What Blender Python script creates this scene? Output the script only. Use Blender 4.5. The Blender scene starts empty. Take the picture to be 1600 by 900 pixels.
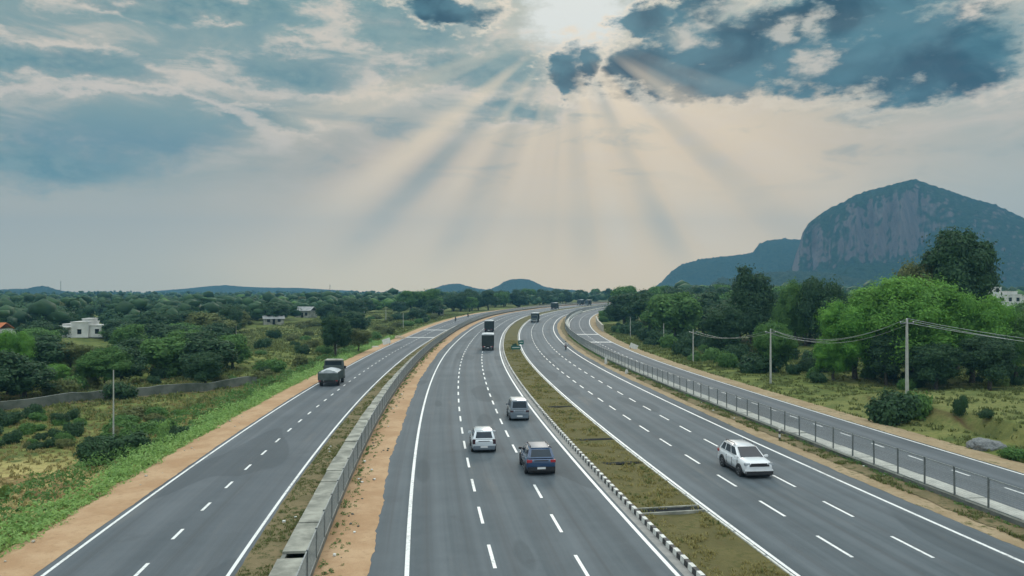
import bpy, bmesh, math, random
import numpy as np
from mathutils import Vector, Matrix

random.seed(7)
rng = np.random.default_rng(7)
D = bpy.data
SC = bpy.context.scene
COL = SC.collection
PI = math.pi

# ------------------------------------------------------------------ camera
FPX, HORIZON, CAMH = 1186.0, 452.34, 11.0        # focal length and horizon row for a 1600 px wide frame
cam_data = D.cameras.new('camera')
cam_data.sensor_width = 36.0
cam_data.lens = 36.0 * FPX / 1600.0
cam_data.clip_start = 0.1
cam_data.clip_end = 30000.0
cam = D.objects.new('camera', cam_data)
COL.objects.link(cam)
cam.location = (0, 0, CAMH)
cam.rotation_euler = (PI / 2 + math.atan((HORIZON - 450.0) / FPX), 0, 0)
SC.camera = cam

# ------------------------------------------------------------------ render, view
SC.render.engine = 'CYCLES'
SC.render.resolution_x, SC.render.resolution_y = 1024, 576
cy = SC.cycles
cy.use_denoising = True
cy.denoiser = 'OPENIMAGEDENOISE'
cy.max_bounces = 4
cy.diffuse_bounces = 2
cy.glossy_bounces = 2
cy.transmission_bounces = 3
cy.transparent_max_bounces = 12
cy.volume_bounces = 0
cy.caustics_reflective = cy.caustics_refractive = False
cy.sample_clamp_indirect = 6.0
SC.view_settings.view_transform = 'Standard'
SC.view_settings.look = 'None'
SC.view_settings.gamma = 1.0
SC.view_settings.use_curve_mapping = False
SC.view_settings.exposure = 0.0

HAZE_COLOR, HAZE_DENSITY = (0.165, 0.43, 0.66), 3.5e-4
SUN_ELEV = math.radians(23.0)
SUN_AZ = math.radians(4.8)            # to the right of the view axis (+Y)

# ------------------------------------------------------------------ node helpers
def lin(r, g, b):
    f = lambda c: (c / 255 / 12.92) if c / 255 <= 0.04045 else ((c / 255 + 0.055) / 1.055) ** 2.4
    return (f(r), f(g), f(b))

class V:                                # a socket or a number, with arithmetic
    tree = None
    def __init__(self, s): self.s = s
    def _m(op, *a):
        n = V.tree.nodes.new('ShaderNodeMath'); n.operation = op
        for i, v in enumerate(a):
            v = v.s if isinstance(v, V) else v
            if isinstance(v, (int, float)): n.inputs[i].default_value = v
            else: V.tree.links.new(v, n.inputs[i])
        return V(n.outputs[0])
    def __add__(a, b): return V._m('ADD', a, b)
    __radd__ = __add__
    def __sub__(a, b): return V._m('SUBTRACT', a, b)
    def __rsub__(a, b): return V._m('SUBTRACT', b, a)
    def __mul__(a, b): return V._m('MULTIPLY', a, b)
    __rmul__ = __mul__
    def __truediv__(a, b): return V._m('DIVIDE', a, b)
def vmax(a, b): return V._m('MAXIMUM', a, b)
def vmin(a, b): return V._m('MINIMUM', a, b)
def vpow(a, b): return V._m('POWER', a, b)
def vexp(a): return V._m('EXPONENT', a)
def vsqrt(a): return V._m('SQRT', a)
def sstep(x, a, b, lo=0.0, hi=1.0):
    n = V.tree.nodes.new('ShaderNodeMapRange'); n.interpolation_type = 'SMOOTHSTEP'
    V.tree.links.new(x.s, n.inputs[0])
    for i, v in zip((1, 2, 3, 4), (a, b, lo, hi)): n.inputs[i].default_value = v
    return V(n.outputs[0])
def cmix(f, a, b, blend='MIX'):
    n = V.tree.nodes.new('ShaderNodeMix'); n.data_type = 'RGBA'; n.blend_type = blend
    n.clamp_factor = True
    for sock, v in ((n.inputs[0], f), (n.inputs[6], a), (n.inputs[7], b)):
        v = v.s if isinstance(v, V) else v
        if isinstance(v, (int, float)): sock.default_value = v
        elif isinstance(v, tuple): sock.default_value = (*v[:3], 1)
        else: V.tree.links.new(v, sock)
    return V(n.outputs[2])
def noise_tex(vec, scale, detail=4, rough=0.55, dist=0.0, dims='3D'):
    n = V.tree.nodes.new('ShaderNodeTexNoise'); n.noise_dimensions = dims
    n.inputs['Scale'].default_value = scale; n.inputs['Detail'].default_value = detail
    n.inputs['Roughness'].default_value = rough; n.inputs['Distortion'].default_value = dist
    if dims == '1D': V.tree.links.new(vec.s, n.inputs['W'])
    elif vec is not None: V.tree.links.new(vec.s, n.inputs['Vector'])
    return V(n.outputs['Fac']), V(n.outputs['Color'])
def vscale(vec, s):
    n = V.tree.nodes.new('ShaderNodeMapping'); n.inputs['Scale'].default_value = s
    V.tree.links.new(vec.s, n.inputs['Vector'])
    return V(n.outputs[0])
def sep(vec):
    n = V.tree.nodes.new('ShaderNodeSeparateXYZ'); V.tree.links.new(vec.s, n.inputs[0])
    return [V(o) for o in n.outputs]
def comb(x, y, z):
    n = V.tree.nodes.new('ShaderNodeCombineXYZ')
    for i, v in enumerate((x, y, z)):
        if isinstance(v, V): V.tree.links.new(v.s, n.inputs[i])
        else: n.inputs[i].default_value = v
    return V(n.outputs[0])

# ------------------------------------------------------------------ world: Nishita sky with a broken cloud deck
world = D.worlds.new('World'); SC.world = world
world.use_nodes = True
wt = world.node_tree; wt.nodes.clear(); V.tree = wt
SKY_STRENGTH = 0.1
def build_sky():
    out = wt.nodes.new('ShaderNodeOutputWorld')
    bg = wt.nodes.new('ShaderNodeBackground'); bg.inputs[1].default_value = SKY_STRENGTH
    wt.links.new(bg.outputs[0], out.inputs[0])
    sky = wt.nodes.new('ShaderNodeTexSky'); sky.sky_type = 'NISHITA'; sky.sun_disc = False
    sky.sun_elevation = SUN_ELEV; sky.sun_rotation = SUN_AZ
    sky.dust_density = 3.0; sky.air_density = 1.0
    tc = wt.nodes.new('ShaderNodeTexCoord')
    dirv = V(tc.outputs['Generated'])
    x, y, z = sep(dirv)
    DEG = 180 / PI
    az = V._m('ARCTAN2', x, y) * DEG
    el = V._m('ARCSINE', vmax(vmin(z, 1.0), -1.0)) * DEG
    def ang(px, py):                   # where a direction lies, degrees of azimuth and elevation
        a = math.atan((px - 800) / FPX)
        return a * DEG, math.atan((HORIZON - py) / FPX * math.cos(a)) * DEG
    K = DEG / FPX * 0.92
    flat = vscale(dirv, (1.0, 1.0, 2.2))
    n1, c1 = noise_tex(flat, 5.5, 3, 0.5)
    n2, c2 = noise_tex(flat, 16.0, 6, 0.62)
    n3, c3 = noise_tex(vscale(dirv, (1, 1, 3.5)), 9.0, 8, 0.6, 0.6)
    n4, _ = noise_tex(flat, 42.0, 5, 0.6)
    r1, g1, _ = sep(c1); r2, g2, _ = sep(c2)
    wa = az + (r1 - 0.5) * 7.0 + (r2 - 0.5) * 4.5
    we = el + (g1 - 0.5) * 3.5 + (g2 - 0.5) * 3.2
    # base veil of haze cloud
    e = el
    base = cmix(sstep(e, 0, 5), lin(*HZ0), lin(*HZ1))
    base = cmix(sstep(e, 4, 10), base, lin(212, 196, 176))
    base = cmix(sstep(e, 9, 15), base, lin(176, 184, 178))
    base = cmix(sstep(e, 14, 20), base, lin(118, 160, 162))
    left = sstep(az + (g1 - 0.5) * 10.0, -9, -28)
    base = cmix(left * sstep(e, 4, 11) * 0.8, base, lin(128, 160, 162))
    base = cmix(left * 0.42, base, lin(162, 174, 168))
    base = cmix(sstep(az, 18, 33) * sstep(e, 1, 6) * 0.6, base, lin(178, 190, 184))
    # warm glow under the cloud
    gx, gy = ang(1040, 230)
    glow = vexp(((az - gx) * (az - gx) / 190.0 + (e - gy) * (e - gy) / 42.0) * -1.0)
    base = cmix(glow * 0.85, base, lin(255, 228, 190))
    gx2, gy2 = ang(1010, 395)
    glow2 = vexp(((az - gx2) * (az - gx2) / 170.0 + (e - gy2) * (e - gy2) / 40.0) * -1.0)
    base = cmix(glow2 * 0.8, base, lin(255, 224, 178))
    # wispy bright and grey-blue streaks
    wis = sstep(n3, 0.47, 0.72)
    base = cmix(wis * sstep(e, 5, 12) * 0.6, base, lin(236, 218, 198))
    wis2 = sstep(n3, 0.5, 0.3)
    base = cmix(wis2 * sstep(e, 5, 13) * 0.6, base, lin(112, 148, 158))
    # hole where the sun stands behind the cloud
    sx, sy = ang(886, 34)
    hx, hy = ang(905, 22)
    hg = vexp(((az - hx) * (az - hx) / 26.0 + (e - hy) * (e - hy) / 11.0) * -1.0)
    hole = sstep(hg + (n2 - 0.5) * 0.55 + (n4 - 0.5) * 0.8, 0.3, 0.8)
    halo = vexp(((az - sx) * (az - sx) / 150.0 + (e - sy) * (e - sy) / 50.0) * -1.0)
    base = cmix(halo * 0.55, base, lin(240, 226, 204))
    base = cmix(hole * 0.96, base, lin(240, 242, 236))
    # soft shelves of thin grey cloud, then the dark heavy ones
    def blob(px, py, rx, ry):
        cx_, cy_ = ang(px, py)
        dx = (wa - cx_) / (rx * K); dy = (we - cy_) / (ry * K)
        return 1.0 - vsqrt(dx * dx + dy * dy)
    def union(lst):
        r = None
        for b in lst:
            r = blob(*b) if r is None else vmax(r, blob(*b))
        return r
    thin = union([(60, 255, 150, 36), (770, 108, 150, 42), (650, 40, 120, 44), (470, 112, 110, 32), (700, 115, 110, 26),
                  (800, 180, 80, 20), (430, 190, 70, 16), (60, 90, 170, 26), (330, 20, 190, 18), (1560, 60, 70, 50)])
    tn = thin + (n2 - 0.5) * 1.2 + (n4 - 0.5) * 1.0 + (n3 - 0.5) * 0.5
    td = sstep(tn, -0.3, 0.75)
    trim = sstep(tn, -0.6, -0.1) * sstep(tn, 0.3, -0.1)
    base = cmix(trim * sstep(e, 8, 12) * sstep(n3, 0.38, 0.6) * 0.75, base, lin(238, 222, 204))
    base = cmix(td * 0.85, base, cmix(sstep(n4, 0.32, 0.68), lin(94, 138, 148), lin(134, 162, 162)))
    # the long lens of cloud on the left, darker and bluer towards its lower edge
    lens = vmax(blob(190, 205, 225, 58), blob(300, 205, 120, 26)) + (n2 - 0.5) * 0.45 + (n4 - 0.5) * 0.3
    lx, ly = ang(200, 232)
    base = cmix(sstep(lens, -0.22, -0.04) * sstep(lens, 0.12, -0.02) * sstep(e, 9.2, 10.6) * 0.8, base, lin(226, 214, 200))
    base = cmix(sstep(lens, -0.12, 0.75) * 0.85, base, cmix(sstep(e, ly + 3.2, ly - 0.4), lin(140, 166, 166), lin(104, 144, 158)))
    heavy = union([(1120, 86, 150, 62), (1250, 66, 120, 66), (1400, 84, 165, 62), (1480, 96, 80, 44), (1010, 40, 50, 24), (1030, 112, 70, 42),
                   (893, 110, 46, 44), (936, 96, 26, 26), (1280, 20, 200, 24), (1080, 22, 60, 30), (880, 140, 24, 22), (700, 20, 80, 20)])
    gaps = union([(1088, 62, 52, 34), (1222, 52, 38, 26), (1276, 90, 40, 28), (1140, 14, 90, 22), (1268, 40, 26, 40)])
    gp = sstep(gaps + (n4 - 0.5) * 1.6, 0.05, 0.85)
    hn = heavy + (n2 - 0.5) * 1.5 + (n4 - 0.5) * 1.1
    hd = sstep(hn, -0.16, 0.42) * (1.0 - gp * 0.85)
    hrim = sstep(hn, -0.55, -0.12) * sstep(hn, 0.25, -0.12)
    near = vexp(((az - sx) * (az - sx) / 420.0 + (e - sy) * (e - sy) / 140.0) * -1.0)
    base = cmix(hrim * (near * 0.6 + 0.25) * sstep(n4, 0.3, 0.62), base, lin(250, 234, 210))
    base = cmix(gp * sstep(hn, -0.1, 0.3) * 0.5, base, lin(236, 222, 206))
    billow, _ = noise_tex(vscale(dirv, (1, 1, 1.6)), 11.0, 6, 0.5, 0.4)
    dark = cmix(sstep(billow, 0.36, 0.66), lin(12, 62, 84), lin(78, 124, 138))
    base = cmix(hd * 0.95, base, dark)
    # beams fanning down from the hole
    phi = V._m('ARCTAN2', az - sx, sy - e) * DEG
    rad = vsqrt((az - sx) * (az - sx) + (e - sy) * (e - sy))
    rn, _ = noise_tex(phi + 320.0, 0.06, 2, 0.5, 0, '1D')
    beams = (sstep(rn, 0.34, 0.68) - 0.45) * 0.5
    for c, w, a in ((-52, 4.2, 1.1), (-44.5, 3.4, -0.9), (-37, 4.0, 0.6), (-30, 3.5, -0.6), (-61, 5, -0.7), (-70, 5, 0.5), (-16, 5, 0.4), (3, 4, -0.55), (14, 4.5, 0.8), (25, 4, -0.65), (36, 5, 1.1), (46, 4, -0.6), (56, 5, 0.9), (-79, 4, -0.4)):
        beams = beams + vexp((phi - c) * (phi - c) * (-1.0 / (w * w))) * a
    fade = sstep(rad, 2.5, 7) * sstep(rad, 30, 15) * sstep(e, 0.3, 4) * sstep(e, 19.5, 15)
    fade = fade * (sstep(n1, 0.25, 0.6) * 0.6 + 0.4)
    base = cmix(vmax(vmin(beams, 1.0), 0.0) * fade * 0.7, base, lin(255, 232, 198))
    base = cmix(vmax(vmin(beams * -1.0, 1.0), 0.0) * fade * 0.5, base, lin(124, 150, 154))
    # the same deck overhead and behind, thinner and brighter, as a uniform overcast is
    over = sstep(el, 24, 58) * ZENITH + sstep(y * -1.0, -0.2, 0.6) * sstep(el, -2, 10) * BEHIND + sstep(el, 11, 1) * LOWGAIN + 1.0
    deck = cmix(sstep(el, 24, 50), base, cmix(sstep(n1, 0.3, 0.7), lin(176, 190, 196), lin(226, 226, 220)))
    deck = cmix(sstep(y, 0.15, -0.25), deck, cmix(sstep(n1, 0.3, 0.7), lin(170, 190, 200), lin(222, 224, 220)))
    sc = wt.nodes.new('ShaderNodeVectorMath'); sc.operation = 'SCALE'
    wt.links.new(deck.s, sc.inputs[0]); wt.links.new((over * (1.0 / SKY_STRENGTH)).s, sc.inputs['Scale'])

    final = cmix(0.993, V(sky.outputs[0]), V(sc.outputs[0]))
    wt.links.new(final.s, bg.inputs[0])
HZ0, HZ1 = (244, 224, 186), (236, 214, 182)
ZENITH, BEHIND, LOWGAIN = 1.95, 0.35, 0.38
build_sky()

sun_l = D.lights.new('sun', 'SUN'); sun_l.energy = 1.0; sun_l.angle = math.radians(12); sun_l.color = (1.0, 0.92, 0.8)
sun = D.objects.new('sun', sun_l); COL.objects.link(sun)
sd = Vector((math.sin(SUN_AZ) * math.cos(SUN_ELEV), math.cos(SUN_AZ) * math.cos(SUN_ELEV), math.sin(SUN_ELEV)))
sun.rotation_euler = sd.to_track_quat('Z', 'Y').to_euler()
sun.location = (0, 0, 60)

# ------------------------------------------------------------------ object helpers
def tag(o, label=None, cat=None, group=None, kind=None):
    if label: o['label'] = label
    if cat: o['category'] = cat
    if group: o['group'] = group
    if kind: o['kind'] = kind
    return o
def empty(name, loc=(0, 0, 0), rz=0.0, label=None, cat=None, group=None):
    o = D.objects.new(name, None); o.empty_display_size = 0.3; COL.objects.link(o)
    o.location = loc; o.rotation_euler = (0, 0, rz)
    return tag(o, label, cat, group)
def link(name, me, mat=None, parent=None, loc=None, rz=None):
    if mat is not None and len(me.materials) == 0:
        for m in (mat if isinstance(mat, (list, tuple)) else [mat]): me.materials.append(m)
    o = D.objects.new(name, me); COL.objects.link(o)
    if parent: o.parent = parent
    if loc is not None: o.location = loc
    if rz is not None: o.rotation_euler = (0, 0, rz)
    return o
def kids(o): return [c for c in D.objects if c.parent == o]
def copy_tree(o, parent=None, kidmap=None):
    c = o.copy(); COL.objects.link(c); c.parent = parent
    for ch in list(o.children): copy_tree(ch, c)
    return c
def smooth(me, ang=40):
    me.polygons.foreach_set('use_smooth', [True] * len(me.polygons))
    me.set_sharp_from_angle(angle=math.radians(ang))
def np_mesh(name, verts, faces, smooth_=False):
    me = D.meshes.new(name)
    verts = np.asarray(verts, dtype=np.float32); faces = np.asarray(faces, dtype=np.int32)
    k = faces.shape[1]
    me.vertices.add(len(verts)); me.vertices.foreach_set('co', verts.ravel())
    me.loops.add(faces.size); me.loops.foreach_set('vertex_index', faces.ravel())
    me.polygons.add(len(faces))
    me.polygons.foreach_set('loop_start', np.arange(0, faces.size, k, dtype=np.int32))
    if smooth_: me.polygons.foreach_set('use_smooth', np.ones(len(faces), dtype=bool))
    me.update(calc_edges=True); me.validate()
    return me

class MB:                                # collects boxes, prisms, tubes, lofts; build() links ONE mesh object
    def __init__(self): self.v = []; self.f = []; self.mi = []; self.cur = 0
    def add(self, vs, fs):
        n = len(self.v); self.v += [tuple(p) for p in vs]
        for f in fs: self.f.append(tuple(i + n for i in f)); self.mi.append(self.cur)
        return self
    def box(self, x0, x1, y0, y1, z0, z1):
        return self.hexa([(x0, y0, z0), (x1, y0, z0), (x1, y1, z0), (x0, y1, z0), (x0, y0, z1), (x1, y0, z1), (x1, y1, z1), (x0, y1, z1)])
    def hexa(self, p):
        return self.add(p, [(0, 3, 2, 1), (4, 5, 6, 7), (0, 1, 5, 4), (1, 2, 6, 5), (2, 3, 7, 6), (3, 0, 4, 7)])
    def loft(self, rings, cap=True):
        n = len(rings[0]); vs = [p for r in rings for p in r]; fs = []
        for i in range(len(rings) - 1):
            for j in range(n):
                a, b = i * n + j, i * n + (j + 1) % n
                fs.append((a, b, b + n, a + n))
        if cap: fs.append(tuple(reversed(range(n)))); fs.append(tuple(range((len(rings) - 1) * n, len(rings) * n)))
        return self.add(vs, fs)
    def tube(self, pts, rad, n=8):
        pts = [Vector(p) for p in pts]; rings = []
        for i, p in enumerate(pts):
            t = (pts[min(i + 1, len(pts) - 1)] - pts[max(i - 1, 0)]).normalized()
            up = Vector((0, 0, 1)) if abs(t.z) < 0.9 else Vector((1, 0, 0))
            a = t.cross(up).normalized(); b = a.cross(t)
            r = rad[i] if isinstance(rad, (list, tuple)) else rad
            rings.append([p + (a * math.cos(2 * PI * k / n) + b * math.sin(2 * PI * k / n)) * r for k in range(n)])
        return self.loft(rings)
    def lathe_x(self, prof, cx, cy_, cz, n=20):          # profile of (x, radius) turned about the x axis
        return self.loft([[(cx + x, cy_ + r * math.cos(2 * PI * k / n), cz + r * math.sin(2 * PI * k / n)) for k in range(n)] for x, r in prof])
    def build(self, name, mat=None, parent=None, loc=None, rz=None, bevel=0.0, sm=40):
        me = D.meshes.new(name); me.from_pydata(self.v, [], self.f)
        if mat is not None:
            for m in (mat if isinstance(mat, (list, tuple)) else [mat]): me.materials.append(m)
        me.polygons.foreach_set('material_index', self.mi)
        bm = bmesh.new(); bm.from_mesh(me)
        bmesh.ops.recalc_face_normals(bm, faces=bm.faces)
        if bevel: bmesh.ops.bevel(bm, geom=[e for e in bm.edges if len(e.link_faces) == 2 and e.calc_face_angle(0) > 0.5], offset=bevel, segments=2, affect='EDGES', clamp_overlap=True)
        bm.to_mesh(me); bm.free()
        if sm: smooth(me, sm)
        o = D.objects.new(name, me); COL.objects.link(o)
        if parent: o.parent = parent
        if loc is not None: o.location = loc
        if rz is not None: o.rotation_euler = (0, 0, rz)
        return o

# ------------------------------------------------------------------ materials
def new_mat(name):
    m = D.materials.new(name); m.use_nodes = True
    t = m.node_tree; t.nodes.clear(); V.tree = t
    out = t.nodes.new('ShaderNodeOutputMaterial'); b = t.nodes.new('ShaderNodeBsdfPrincipled')
    t.links.new(b.outputs[0], out.inputs[0])
    return m, t, b, out
def coords(kind='Object'):
    n = V.tree.nodes.new('ShaderNodeTexCoord'); return V(n.outputs[kind])
def setc(b, v): V.tree.links.new(v.s, b.inputs['Base Color'])
def bump(b, h, strength=0.3, dist=0.05):
    n = V.tree.nodes.new('ShaderNodeBump'); n.inputs['Strength'].default_value = strength; n.inputs['Distance'].default_value = dist
    V.tree.links.new(h.s, n.inputs['Height']); V.tree.links.new(n.outputs[0], b.inputs['Normal'])
def pm(name, c1, c2, scale=6.0, rough=0.7, metal=0.0, coat=0.0, bmp=0.0, detail=5, spec=0.5):
    m, t, b, out = new_mat(name)
    f, _ = noise_tex(coords(), scale, detail, 0.6)
    setc(b, cmix(sstep(f, 0.3, 0.7), c1, c2))
    b.inputs['Roughness'].default_value = rough; b.inputs['Metallic'].default_value = metal
    b.inputs['Coat Weight'].default_value = coat; b.inputs['Specular IOR Level'].default_value = spec
    if bmp: bump(b, f, bmp, 0.03)
    return m
M = {}
def mat_asphalt(name, dark, light, tint):
    m, t, b, out = new_mat(name)
    co = coords(); uv = coords('UV')
    big, _ = noise_tex(co, 0.06, 4, 0.6)
    mid, _ = noise_tex(co, 0.9, 5, 0.65)
    fine, _ = noise_tex(co, 26.0, 2, 0.6)
    streak, _ = noise_tex(vscale(uv, (1.15, 0.012, 1)), 1.0, 3, 0.55)
    streak2, _ = noise_tex(vscale(uv, (4.0, 0.03, 1)), 1.0, 3, 0.6)
    cross, _ = noise_tex(vscale(uv, (0.05, 0.16, 1)), 1.0, 4, 0.6)
    v = big * 0.35 + mid * 0.2 + streak * 0.75 + streak2 * 0.25 + fine * 0.3 + cross * 0.35
    c = cmix(sstep(v, 0.75, 1.45), dark, light)
    blot = sstep(noise_tex(co, 0.25, 6, 0.7)[0], 0.6, 0.74)
    c = cmix(blot * 0.45, c, tint)
    u_, v_, _ = sep(uv)
    trk = V._m('PINGPONG', u_ + 0.05, 1.75)                       # worn wheel tracks, two to a lane
    track = vexp((trk - 0.87) * (trk - 0.87) * -9.0)
    c = cmix(track * sstep(streak2, 0.3, 0.7) * 0.55, c, tint)
    drip = vexp(trk * trk * -14.0)
    c = cmix(drip * sstep(noise_tex(vscale(uv, (2.2, 0.15, 1)), 1.0, 4, 0.7)[0], 0.5, 0.7) * 0.35, c, tint)
    patch = sstep(noise_tex(vscale(uv, (0.22, 0.045, 1)), 1.0, 1, 0.3)[0], 0.6, 0.615)
    c = cmix(patch * 0.45, c, tuple(q * 0.75 for q in dark))
    dust = sstep(noise_tex(vscale(uv, (0.5, 0.05, 1)), 1.0, 6, 0.7)[0], 0.55, 0.8)
    c = cmix(dust * 0.45, c, (0.19, 0.175, 0.15))
    setc(b, c); b.inputs['Roughness'].default_value = 0.82; b.inputs['Specular IOR Level'].default_value = 0.35
    bump(b, fine, 0.35, 0.01)
    return m
M['asphalt'] = mat_asphalt('asphalt_worn', (0.052, 0.070, 0.081), (0.126, 0.148, 0.163), (0.055, 0.06, 0.065))
M['asphalt_service'] = mat_asphalt('asphalt_service', (0.062, 0.078, 0.09), (0.125, 0.142, 0.156), (0.052, 0.06, 0.065))
def mat_paint():
    m, t, b, out = new_mat('road_paint')
    co = coords()
    f, _ = noise_tex(co, 5.0, 6, 0.75); g, _ = noise_tex(co, 0.3, 3, 0.5)
    wear = sstep(f * 0.7 + g * 0.4, 0.54, 0.74)
    setc(b, cmix(wear * 0.75, (0.78, 0.79, 0.77), (0.2, 0.21, 0.21)))
    b.inputs['Roughness'].default_value = 0.6
    return m
M['paint'] = mat_paint()
def mat_dirt(name, a, b_, c_, g=None, gthr=(0.55, 0.7)):
    m, t, b, out = new_mat(name)
    co = coords()
    f, _ = noise_tex(co, 0.35, 6, 0.65); h, _ = noise_tex(co, 3.0, 5, 0.7); k, _ = noise_tex(co, 14.0, 3, 0.7)
    c = cmix(sstep(f, 0.35, 0.65), a, b_)
    c = cmix(sstep(h, 0.5, 0.75) * 0.7, c, c_)
    c = cmix(sstep(k, 0.62, 0.72) * 0.5, c, tuple(x * 0.5 for x in a))
    if g: c = cmix(sstep(f * 0.6 + h * 0.5, *gthr), c, g)
    setc(b, c); b.inputs['Roughness'].default_value = 0.95; b.inputs['Specular IOR Level'].default_value = 0.15
    bump(b, h + k * 0.5, 0.6, 0.08)
    return m
M['dirt'] = mat_dirt('tan_dirt', (0.40, 0.25, 0.14), (0.50, 0.34, 0.205), (0.32, 0.20, 0.11))
M['dirt_pale'] = mat_dirt('pale_dirt', (0.29, 0.215, 0.125), (0.39, 0.30, 0.19), (0.17, 0.15, 0.065), (0.10, 0.10, 0.035), (0.58, 0.72))
M['dirt_grassy'] = mat_dirt('grassy_dirt', (0.14, 0.12, 0.06), (0.22, 0.17, 0.095), (0.08, 0.085, 0.035), (0.065, 0.075, 0.025), (0.56, 0.68))
M['median'] = mat_dirt('median_turf', (0.095, 0.09, 0.034), (0.145, 0.125, 0.05), (0.15, 0.10, 0.05), (0.075, 0.08, 0.024), (0.55, 0.68))
M['concrete'] = pm('concrete', (0.15, 0.155, 0.13), (0.40, 0.395, 0.335), 0.8, 0.9, bmp=0.2, detail=8)
M['concrete_pale'] = pm('concrete_pale', (0.40, 0.40, 0.36), (0.56, 0.56, 0.50), 1.4, 0.9, bmp=0.2, detail=8)
M['concrete_dark'] = pm('concrete_stained_shaded', (0.10, 0.11, 0.10), (0.2, 0.205, 0.18), 1.2, 0.95, bmp=0.3, detail=8)  # drain walls: dirt, plus their shadow painted into the darker tone
M['gutter'] = pm('gutter_concrete', (0.22, 0.22, 0.21), (0.31, 0.30, 0.28), 2.0, 0.9, bmp=0.2, detail=8)
M['white_kerb'] = pm('white_kerb_paint', (0.50, 0.50, 0.46), (0.72, 0.72, 0.68), 5.0, 0.7, detail=8)
M['black_kerb'] = pm('black_kerb_paint', (0.02, 0.022, 0.022), (0.05, 0.05, 0.05), 5.0, 0.7)
M['steel'] = pm('galvanised_steel', (0.24, 0.26, 0.26), (0.38, 0.40, 0.39), 8.0, 0.55, 0.4)
M['steel_dark'] = pm('dull_steel', (0.10, 0.115, 0.115), (0.19, 0.21, 0.21), 8.0, 0.6, 0.3)
M['rubber'] = pm('tyre_rubber', (0.012, 0.012, 0.013), (0.025, 0.025, 0.026), 20.0, 0.85)
M['glass'] = pm('car_glass', (0.012, 0.02, 0.03), (0.02, 0.032, 0.045), 1.0, 0.06, spec=0.4)
M['black_trim'] = pm('black_plastic', (0.014, 0.015, 0.017), (0.03, 0.03, 0.034), 12.0, 0.55)
M['alloy'] = pm('alloy', (0.42, 0.43, 0.45), (0.55, 0.56, 0.58), 9.0, 0.3, 0.8)
M['white_car'] = pm('white_car_paint', (0.72, 0.735, 0.75), (0.80, 0.81, 0.82), 1.0, 0.28, coat=0.8)
M['silver_car'] = pm('silver_car_paint', (0.17, 0.205, 0.245), (0.21, 0.25, 0.29), 1.0, 0.3, 0.4, coat=0.7)
M['pale_car'] = pm('pale_car_paint', (0.60, 0.65, 0.68), (0.68, 0.73, 0.76), 1.0, 0.28, 0.1, coat=0.8)
M['blue_car'] = pm('blue_car_paint', (0.012, 0.046, 0.115), (0.02, 0.062, 0.145), 1.0, 0.3, 0.1, coat=1.0)
M['roof_reflection'] = pm('blue_roof_sky_reflection', (0.10, 0.125, 0.16), (0.14, 0.165, 0.20), 1.0, 0.5)  # SUV roof: sky reflection painted in as a lighter grey than the navy body
M['red_lens'] = pm('red_lens', (0.32, 0.012, 0.02), (0.45, 0.03, 0.04), 20.0, 0.15, coat=1.0)
M['dark_lens'] = pm('dark_red_lens', (0.035, 0.012, 0.018), (0.07, 0.02, 0.025), 20.0, 0.12, coat=1.0)
M['clear_lens'] = pm('clear_lens', (0.30, 0.33, 0.36), (0.5, 0.53, 0.56), 20.0, 0.1, coat=1.0)
M['plate'] = pm('plate_white', (0.70, 0.71, 0.69), (0.78, 0.78, 0.76), 20.0, 0.5)
M['white_board'] = pm('white_board', (0.62, 0.64, 0.60), (0.78, 0.79, 0.76), 2.0, 0.7, detail=8)
M['render'] = pm('whitewash', (0.48, 0.48, 0.45), (0.70, 0.69, 0.66), 0.5, 0.85, detail=8)
M['orange_roof'] = pm('clay_tile', (0.42, 0.12, 0.035), (0.55, 0.18, 0.06), 2.0, 0.85)
M['grey_roof'] = pm('asbestos_sheet', (0.22, 0.23, 0.23), (0.36, 0.36, 0.35), 1.0, 0.85, detail=8)
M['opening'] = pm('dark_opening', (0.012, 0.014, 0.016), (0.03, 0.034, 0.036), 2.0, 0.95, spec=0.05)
M['truck_dark'] = pm('truck_dark_paint', (0.012, 0.02, 0.018), (0.026, 0.034, 0.03), 1.5, 0.6)
M['truck_green'] = pm('truck_grey_green_paint', (0.05, 0.07, 0.065), (0.085, 0.11, 0.10), 1.5, 0.6)
M['tarp'] = pm('grey_tarpaulin', (0.36, 0.40, 0.42), (0.55, 0.59, 0.60), 2.0, 0.7, bmp=0.6)
M['pole'] = pm('pole_concrete', (0.34, 0.345, 0.31), (0.46, 0.46, 0.42), 2.0, 0.85)
M['cable'] = pm('cable_alloy', (0.28, 0.30, 0.29), (0.38, 0.40, 0.38), 6.0, 0.5, 0.3)
M['gravel'] = pm('grey_gravel', (0.11, 0.12, 0.12), (0.24, 0.25, 0.25), 9.0, 0.95, bmp=1.0, detail=6)
M['stone'] = pm('weathered_stone', (0.05, 0.065, 0.048), (0.17, 0.18, 0.155), 0.5, 0.95, bmp=0.8, detail=8)
M['stone_pale'] = pm('pale_stone', (0.36, 0.33, 0.27), (0.52, 0.48, 0.40), 0.8, 0.95, bmp=0.6, detail=8)
M['sand'] = pm('sand', (0.36, 0.27, 0.18), (0.48, 0.38, 0.27), 2.0, 0.95, bmp=0.5)
M['bark'] = pm('bark', (0.05, 0.042, 0.032), (0.11, 0.095, 0.075), 3.0, 0.95, bmp=0.5)
M['sign_green'] = pm('sign_green', (0.01, 0.10, 0.075), (0.02, 0.14, 0.105), 2.0, 0.5)
M['cloth_red'] = pm('red_cloth', (0.35, 0.03, 0.03), (0.45, 0.05, 0.05), 8.0, 0.9)
M['cloth_dark'] = pm('dark_cloth', (0.02, 0.022, 0.03), (0.04, 0.042, 0.05), 8.0, 0.9)
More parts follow.
